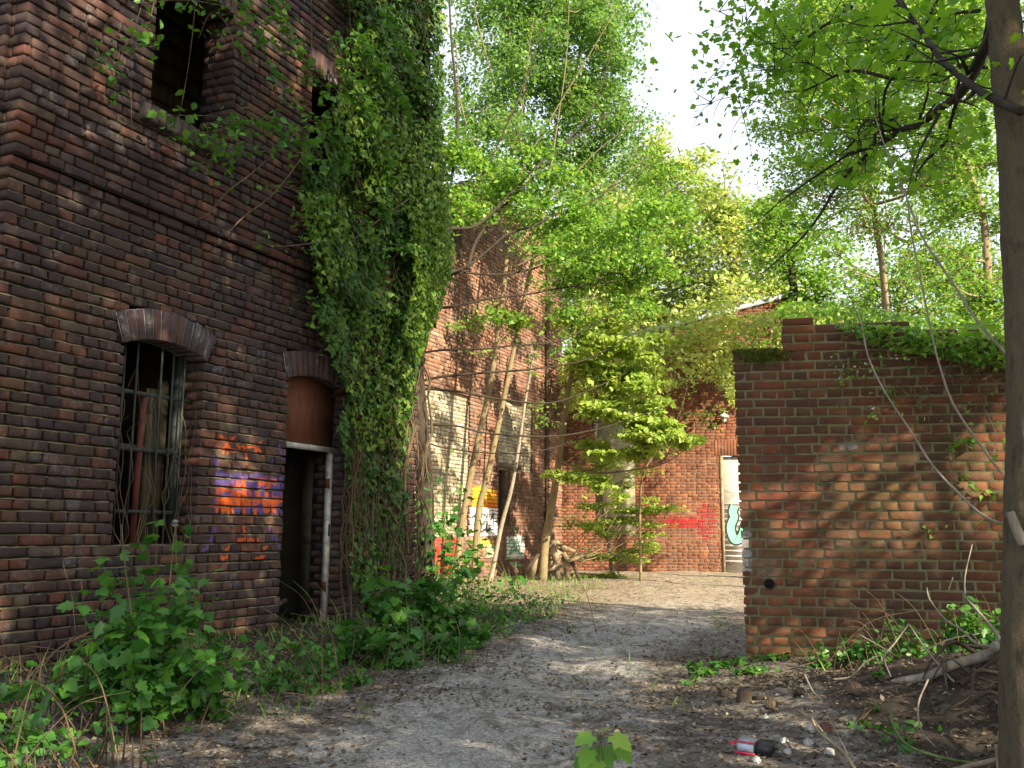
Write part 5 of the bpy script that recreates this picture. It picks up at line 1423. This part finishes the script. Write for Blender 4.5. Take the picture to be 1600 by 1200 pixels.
# ================================================================== trees behind and beside the viewer: they shade the yard
def in_view(p, r):
    y = p[1]
    if y < -r: return False
    yy = y + r
    return abs(p[0]) - r < .60 * yy and p[2] - r < 1.05 + .66 * yy and yy > 0
def shade_tree(label, x, y, h, boxes, n, size=.17, seed=1, dens=1.0):
    r_ = np.random.default_rng(seed); cl = []
    while len(cl) < n:
        bx = boxes[r_.integers(len(boxes))]
        p = np.array([r_.uniform(*bx[0]), r_.uniform(*bx[1]), r_.uniform(*bx[2])]); r = r_.uniform(.8, 1.3)
        if in_view(p, r * .9): continue
        cl.append((p, r, dens))
    build_tree('tree', label, 'tree', (x, y, gz(x, y)), [([(x, y, gz(x, y) - .1), (x + .1, y, h * .4), (x - .1, y + .1, h * .75), (x, y, h)], .17, .05)], cl, M['bark_near'], M['leaf_mid'], size, 'quad', 1.0, 'trees around the viewer', r_limb=.05)
shade_tree('leafy tree close on the right beyond the picture edge', 4.6, 1.2, 12, [((2, 7), (-2.5, 4.3), (4.2, 12.5))], 46, seed=4, dens=.75)
shade_tree('leafy tree standing behind the viewer on the right', 6.2, -2.6, 12, [((3, 9), (-5.5, 0), (3.4, 11))], 30, seed=5, dens=.5)
shade_tree('leafy tree far right of the orange wall beyond the picture edge', 10.5, 4.0, 11, [((6.3, 11), (.3, 5.5), (3.6, 8.2))], 16, seed=6, dens=.3)

sh = []  # leaf rows out of view, added to lay bands of shade on the wall
for k in range(11):
    sh.append(((6.5 + k * .36, 2.1 + rng.normal(0, .2), 4.55 + rng.normal(0, .08)), .42, .7))
    sh.append(((6.5 + k * .36, 2.1 + rng.normal(0, .2), 6.5 + rng.normal(0, .12)), .55, .55))
build_tree('tree', 'unseen tree added outside the picture, its two leaf layers shading the orange wall', 'tree', (8.3, 2.2, gz(8.3, 2.2)), [([(8.3, 2.2, 0), (8.35, 2.2, 3), (8.2, 2.1, 6.6)], .1, .04)], sh, M['bark_near'], M['leaf_mid'], .12, 'quad', 1.0, 'trees around the viewer', r_limb=.04,
           extra=[([(8.3, 2.2, 3.4)] + [at(x, y, 7.7) + S * t_ for x, y, t_ in ((1560, 560, 6.2), (1330, 590, 5.4), (1240, 650, 5.0), (1160, 712, 4.8))], .055, .03),  # added limbs, laid so that their shadows cross the wall diagonally
                  ([(8.3, 2.2, 2.9)] + [at(x, y, 7.5) + S * t_ for x, y, t_ in ((1600, 640, 5.2), (1480, 700, 4.8), (1390, 755, 4.6), (1250, 880, 4.4))], .045, .02),
                  ([(8.3, 2.2, 4.6)] + [at(x, y, 7.7) + S * t_ for x, y, t_ in ((1400, 520, 6.2), (1260, 560, 5.8), (1215, 640, 5.6), (1200, 760, 5.4))], .035, .015)])
# ================================================================== dead wood on the mound
heap = thing('branch_heap', 'heap of grey dead branches on the debris mound beside the near trunk', 'branches', (2.7, 5.2, gz(2.7, 5.2)))
def branch(pxs, Y0, Y1, r0, r1, sides=6):
    c_ = curve(pp_(pxs, Y0, Y1), 5)
    b_ = MB(); b_.tube(c_, taper(len(c_), r0, r1), sides); return b_
for pxs, Y0, Y1, r0, r1, m_ in (
    ([(1395, 1070), (1409, 1065), (1450, 1057), (1487, 1040), (1540, 1024), (1560, 1008)], 5.4, 5.0, .022, .030, 'bark_grey'),
    ([(1448, 918), (1453, 937), (1476, 967), (1502, 984), (1525, 1005), (1556, 1012)], 5.6, 5.0, .003, .008, 'bark_grey'),
    ([(1506, 930), (1525, 952), (1551, 982), (1566, 1008), (1568, 1040)], 5.2, 4.8, .006, .012, 'bark_grey'),
    ([(1420, 975), (1442, 1008), (1476, 1050), (1490, 1065)], 5.4, 5.0, .004, .006, 'bark_grey'),
    ([(1420, 975), (1398, 1005), (1382, 1027), (1392, 1058)], 5.4, 5.2, .005, .003, 'bark_grey'),
    ([(1300, 1062), (1330, 1057), (1352, 1035), (1375, 1025), (1378, 1034)], 5.6, 5.4, .007, .003, 'bark_grey'),
    ([(1257, 1054), (1270, 1080), (1285, 1095)], 5.4, 5.2, .006, .004, 'bark_grey'),
    ([(1267, 1120), (1277, 1140), (1300, 1160), (1320, 1178), (1345, 1215)], 4.7, 4.2, .006, .008, 'pale_wood'),
    ([(1270, 1124), (1290, 1150), (1315, 1185), (1335, 1215)], 4.7, 4.2, .004, .006, 'bark_grey'),
    ([(1392, 1105), (1394, 1129), (1412, 1159), (1450, 1178), (1517, 1192), (1560, 1190)], 4.5, 4.1, .005, .007, 'stem_green'),
    ([(1450, 1062), (1435, 1100), (1439, 1140), (1461, 1166)], 4.7, 4.4, .005, .003, 'bark_grey'),
    ([(1519, 851), (1508, 900), (1508, 930)], 5.6, 5.3, .003, .005, 'bark_grey'), ([(1489, 902), (1482, 922)], 5.8, 5.8, .003, .004, 'bark_grey'),
    ([(1484, 1205), (1520, 1196), (1560, 1188)], 4.05, 3.95, .010, .014, 'pale_wood'),
    ([(1557, 1164), (1560, 1180), (1563, 1215)], 3.9, 3.9, .010, .014, 'pale_wood'),
    ([(1376, 1000), (1383, 960), (1378, 935)], 6.0, 6.0, .003, .002, 'stick_brown'),
    ([(1340, 990), (1375, 1010), (1400, 1025)], 6.2, 5.9, .004, .003, 'bark_grey'), ([(1230, 1040), (1270, 1045), (1300, 1062)], 6.4, 5.9, .006, .004, 'bark_grey'),
    ([(1440, 1020), (1480, 1000), (1530, 990)], 5.8, 5.6, .005, .003, 'bark_grey'), ([(1290, 1110), (1310, 1150), (1325, 1180)], 4.7, 4.5, .002, .002, 'bark_grey')):
    branch(pxs, Y0, Y1, r0, r1).build('branch', M[m_], heap, True)
rt = MB()
for k in range(110):                                    # dark tangle of roots
    x = rng.uniform(2.2, 3.9); y = rng.uniform(4.15, 5.5); P = []
    a0 = rng.uniform(0, 6.28)
    for j in range(5):
        P.append(Vector((x, y, gz(x, y) + .02 + rng.uniform(0, .16) * math.sin(j * .8)))); x += .11 * math.cos(a0) + rng.normal(0, .04); y += .09 * math.sin(a0) + rng.normal(0, .04)
    c_ = curve(P, 4); rt.tube(c_, taper(len(c_), rng.uniform(.004, .018), .003), 5, cap=False)
t = rt.build('root_tangle', M['root'], None, True); tag(t, 'dark tangled roots and earth at the foot of the near trunk', 'roots')
st_ = thing('stump', 'low dark broken tree stump at the left of the debris mound', 'stump', ground_at(1165, 1100))
q = MB(); p = ground_at(1163, 1098); P = [p + Vector((0, 0, z)) for z in (-.05, .02, .055, .08)]; q.tube([P[0], P[1], P[2], P[3]], [.06, .045, .04, .03], 10); q.build('wood', M['root'], st_)
q = MB(); q.tube([p + Vector((.05, 0, .01)), p + Vector((.14, -.05, .03)), p + Vector((.24, -.06, .0))], [.03, .02, .01], 6); q.build('root', M['root'], st_)

# stones and rubble
def stone(px, py, s_, m_, label, cat='stone', name='stone', group=None):
    p = ground_at(px, py); bm = bmesh.new(); bmesh.ops.create_icosphere(bm, subdivisions=2, radius=1)
    for v in bm.verts:
        v.co *= 1 + rng.normal(0, .07)
        v.co.x *= s_ * 1.25; v.co.y *= s_ * .8; v.co.z *= s_ * .62
    for d in (Vector((1, .3, .4)), Vector((-.6, .5, .6)), Vector((.1, -1, .5)), Vector((-.8, -.4, .2))):
        d.normalize()
        for v in bm.verts:
            k = v.co.dot(d) - s_ * .55
            if k > 0: v.co -= d * k
    bmesh.ops.rotate(bm, verts=bm.verts, cent=(0, 0, 0), matrix=Matrix.Rotation(rng.uniform(0, 3), 3, 'Z') @ Matrix.Rotation(rng.uniform(-.4, .4), 3, 'X'))
    me = bpy.data.meshes.new(name); bm.to_mesh(me); bm.free(); me.materials.append(m_)
    o = bpy.data.objects.new(name, me); col.objects.link(o); o.location = p + Vector((0, 0, s_ * .3)); return tag(o, label, cat, group)
import bmesh
for px, py, s_, lb_ in ((1196, 1124, .028, 'small white stone above the discarded carton'), (1268, 1142, .034, 'pale stone touching the left side of the red-brown brick bat'), (1226, 1162, .032, 'pale upright stone right of the discarded carton'),
                    (1231, 1178, .028, 'white stone lowest of the trio right of the carton'), (1263, 1163, .032, 'grey white stone between the carton and the pale forked branch'), (1182, 1190, .028, 'white stone just below the discarded carton'),
                    (1297, 1180, .036, 'greenish flat stone under the pale forked branch'), (1376, 1130, .024, 'tiny white stone below the dark roots'), (1220, 1070, .02, 'small pebble by the dark stump')):
    stone(px, py, s_, M['stone'], lb_, group='pale stones on the debris')
stone(1290, 1142, .05, M['rubble'], 'red-brown brick bat lying among the pale stones', 'brick', 'broken_brick')
for px, py, s_, lb_ in ((1130, 1088, .05, 'dark lump of rubble left of the stump'), (1205, 1105, .045, 'dark lump of rubble right of the stump'), (1250, 1085, .045, 'mossy dark lump at the foot of the orange wall'), (1330, 1078, .06, 'large dark clod on the mound under the dead branches'),
                        (1440, 1110, .06, 'large dark clod beside the near trunk roots')):
    stone(px, py, s_, M['root'], lb_, 'rubble', 'rubble_lump', 'dark lumps of rubble')
# carton
bx = thing('carton', 'crushed white and red cardboard carton with a black end lying on the dirt', 'carton', ground_at(1168, 1178))
p = ground_at(1168, 1176) + Vector((0, 0, .034)); rz = Matrix.Rotation(-.45, 3, 'Z') @ Matrix.Rotation(.08, 3, 'X') @ Matrix.Rotation(.05, 3, 'Y')
q = MB(); q.box(p, (.080, .088, .046), tilt=rz @ Matrix.Rotation(.06, 3, 'X'))
q.build('box', mat_plain('dirty carton board', (.12, .12, .13), (.38, .39, .42), 30, .8, .3), bx)
mr = mat_plain('red print', (.45, .02, .05), (.6, .03, .10), 20, .5, 0); mk = mat_plain('black print', (.01, .01, .012), (.03, .03, .035), 20, .4, 0); mbl = mat_plain('pale blue print', (.35, .42, .55), (.5, .55, .62), 40, .5, 0)
q = MB(); q.box(p + rz @ Vector((0, -.0515, -.024)), (.094, .003, .012), tilt=rz); q.build('red_band', mr, bx)
q = MB(); q.box(p + rz @ Vector((0, -.0515, .027)), (.094, .003, .006), tilt=rz); q.build('red_band', mr, bx)
q = MB(); q.box(p + rz @ Vector((.002, -.0515, .002)), (.070, .002, .032), tilt=rz); q.build('printed_panel', mbl, bx)
q = MB(); q.box(p + rz @ Vector((.082, .0, -.002)), (.07, .098, .055), tilt=rz); q.build('black_end', mk, bx)
q = MB(); q.box(p + rz @ Vector((-.062, -.03, .01)), (.03, .04, .004), tilt=rz); q.build('flap', mr, bx)

# heap of broken planks by the leaning maple
ph = thing('timber_heap', 'splintered grey planks leaning together at the foot of the leaning maple', 'timber', gp(870, 20.3))
def plank(a, b_, w, th, m_, YA, YB):
    A, B = at(*a, YA), at(*b_, YB); d = (B - A); L = d.length; d.normalize()
    s_ = d.cross(Vector((0, -1, 0))).normalized(); n_ = d.cross(s_)
    q = MB(); V = [A + s_ * w * x + n_ * th * y for x, y in ((-.5, -.5), (.5, -.5), (.5, .5), (-.5, .5))] + [B + s_ * w * x * .9 + n_ * th * y + d * (.05 * x) for x, y in ((-.5, -.5), (.5, -.5), (.5, .5), (-.5, .5))]
    q.add([tuple(v) for v in V], [[0, 1, 5, 4], [1, 2, 6, 5], [2, 3, 7, 6], [3, 0, 4, 7], [3, 2, 1, 0], [4, 5, 6, 7]]); q.build('plank', m_, ph)
for a, b_, w, m_ in (((828, 905), (842, 866), .16, 'pale_wood'), ((815, 898), (843, 865), .09, 'root'), ((797, 880), (815, 900), .06, 'root'), ((838, 884), (880, 858), .16, 'pale_wood'), ((845, 905), (868, 862), .14, 'pale_wood'), ((856, 905), (856, 870), .12, 'old_wood'),
                     ((872, 905), (862, 835), .14, 'old_wood'), ((888, 905), (880, 868), .13, 'pale_wood'), ((907, 910), (893, 875), .09, 'root'), ((868, 845), (890, 880), .13, 'pale_wood'), ((835, 893), (895, 880), .12, 'pale_wood'), ((870, 850), (900, 862), .08, 'pale_wood'), ((880, 880), (915, 866), .08, 'pale_wood'), ((862, 850), (872, 880), .14, 'pale_wood')):
    Y = 20.2 + rng.uniform(-.25, .25); plank(a, b_, w * .85, .03, M[m_], Y, Y + rng.uniform(-.2, .2))
for k in range(18):
    x = rng.uniform(860, 960); y = rng.uniform(850, 900)
    branch([(x, y), (x + rng.uniform(20, 50), y - rng.uniform(10, 40)), (x + rng.uniform(50, 110), y - rng.uniform(20, 110))], 20.6, 21, .014, .004, 4).build('twig', M['bark_pale'], ph)

# ================================================================== litter, grass, gravel
def scatter(n, xr, yr, fn):
    x = rng.uniform(*xr, n); y = yr[0] + (yr[1] - yr[0]) * rng.random(n) ** 1.5
    k = rng.random(n) < fn(x, y); return x[k], y[k]
def tracku(x, y): return np.abs(x - np.interp(y, [0, 3, 5, 7, 9, 12, 16, 20, 25], [-.2, -.2, -.25, .1, .75, 1.7, 3.0, 4.2, 5.0])) / np.interp(y, [0, 5, 8, 12, 16, 25], [1.5, 1.25, 1.1, 1.3, 1.9, 3.2])
LT = MB()
fn_l = lambda x, y: np.clip((tracku(x, y) - .35) * .8 + .10 + .35 * (np.sin(x * 2.3 + 1.7 * np.sin(y * 1.9)) * np.sin(y * 2.7 + x) > .25), .05, .95)
xa, ya = scatter(52000, (-4, 5), (2.8, 8.5), fn_l); xb, yb = scatter(60000, (-4.5, 7), (6, 24), fn_l); x = np.r_[xa, xb]; y = np.r_[ya, yb]
z = np.array([gz(a_, b_) for a_, b_ in zip(x, y)]) + .008
n_ = len(x); tp = rng.normal(size=(n_, 3)); tp[:, 2] *= .25; nr = rng.normal(size=(n_, 3)) * .35 + np.array([0, 0, 1.])
leaves(LT, np.c_[x, y, z], tp, nr, rng.uniform(.01, .042, n_), 'quad')
t = LT.build('leaf_litter', M['litter']); tag(t, kind='stuff')
GR = MB()
x, y = scatter(30000, (-4, 6.5), (3.5, 22), lambda x, y: np.where(((tracku(x, y) > .9) & (x < 1.5 + (y - 9) * .3)) | (np.sin(x * 5.1 + y * 2) * np.sin(y * 3.3 - x) > .93), .55, .01) * (y > 5.5))
z = np.array([gz(a_, b_) for a_, b_ in zip(x, y)])
n_ = len(x); tp = rng.normal(size=(n_, 3)) * .55; tp[:, 2] = 1; leaves(GR, np.c_[x, y, z], tp, rng.normal(size=(n_, 3)), rng.uniform(.05, .15, n_), 'grass')
sc2 = GR.v
t = GR.build('grass', M['grass']); tag(t, kind='stuff')
TWG = MB()
for k in range(420):
    y = 3 + 15 * rng.random() ** 1.6; x = rng.uniform(-3.2, 5)
    tu = float(tracku(np.array([x]), np.array([y]))[0])
    if rng.random() > .15 + .6 * min(1, tu): continue
    a0 = rng.uniform(0, 6.28); L_ = rng.uniform(.05, .28); P = []
    for j in range(4):
        P.append((x, y, gz(x, y) + .010 + .006 * rng.random())); a0 += rng.normal(0, .3); x += L_ / 3 * math.cos(a0); y += L_ / 3 * math.sin(a0)
    TWG.tube(P, [.0035, .003, .0025, .0012], 4, cap=False)
t = TWG.build('twig_litter', M['stick_brown']); tag(t, kind='stuff')
GV = MB()
x, y = scatter(16000, (-3, 5), (3, 14), lambda x, y: np.clip(1.2 - tracku(x, y) * .5, .1, 1))
z = np.array([gz(a_, b_) for a_, b_ in zip(x, y)]); n_ = len(x); r = rng.uniform(.003, .011, n_)
oc = np.array([[1, 0, 0], [0, 1, 0], [-1, 0, 0], [0, -1, 0], [0, 0, .7]])
V = np.c_[x, y, z][:, None] + oc[None] * r[:, None, None] * rng.uniform(.6, 1.3, (n_, 5, 1))
GV.add(V.reshape(-1, 3), (np.array([[0, 1, 4], [1, 2, 4], [2, 3, 4], [3, 0, 4]])[None] + (np.arange(n_) * 5)[:, None, None]).reshape(-1, 3))
t = GV.build('gravel', M['gravel']); tag(t, kind='stuff')
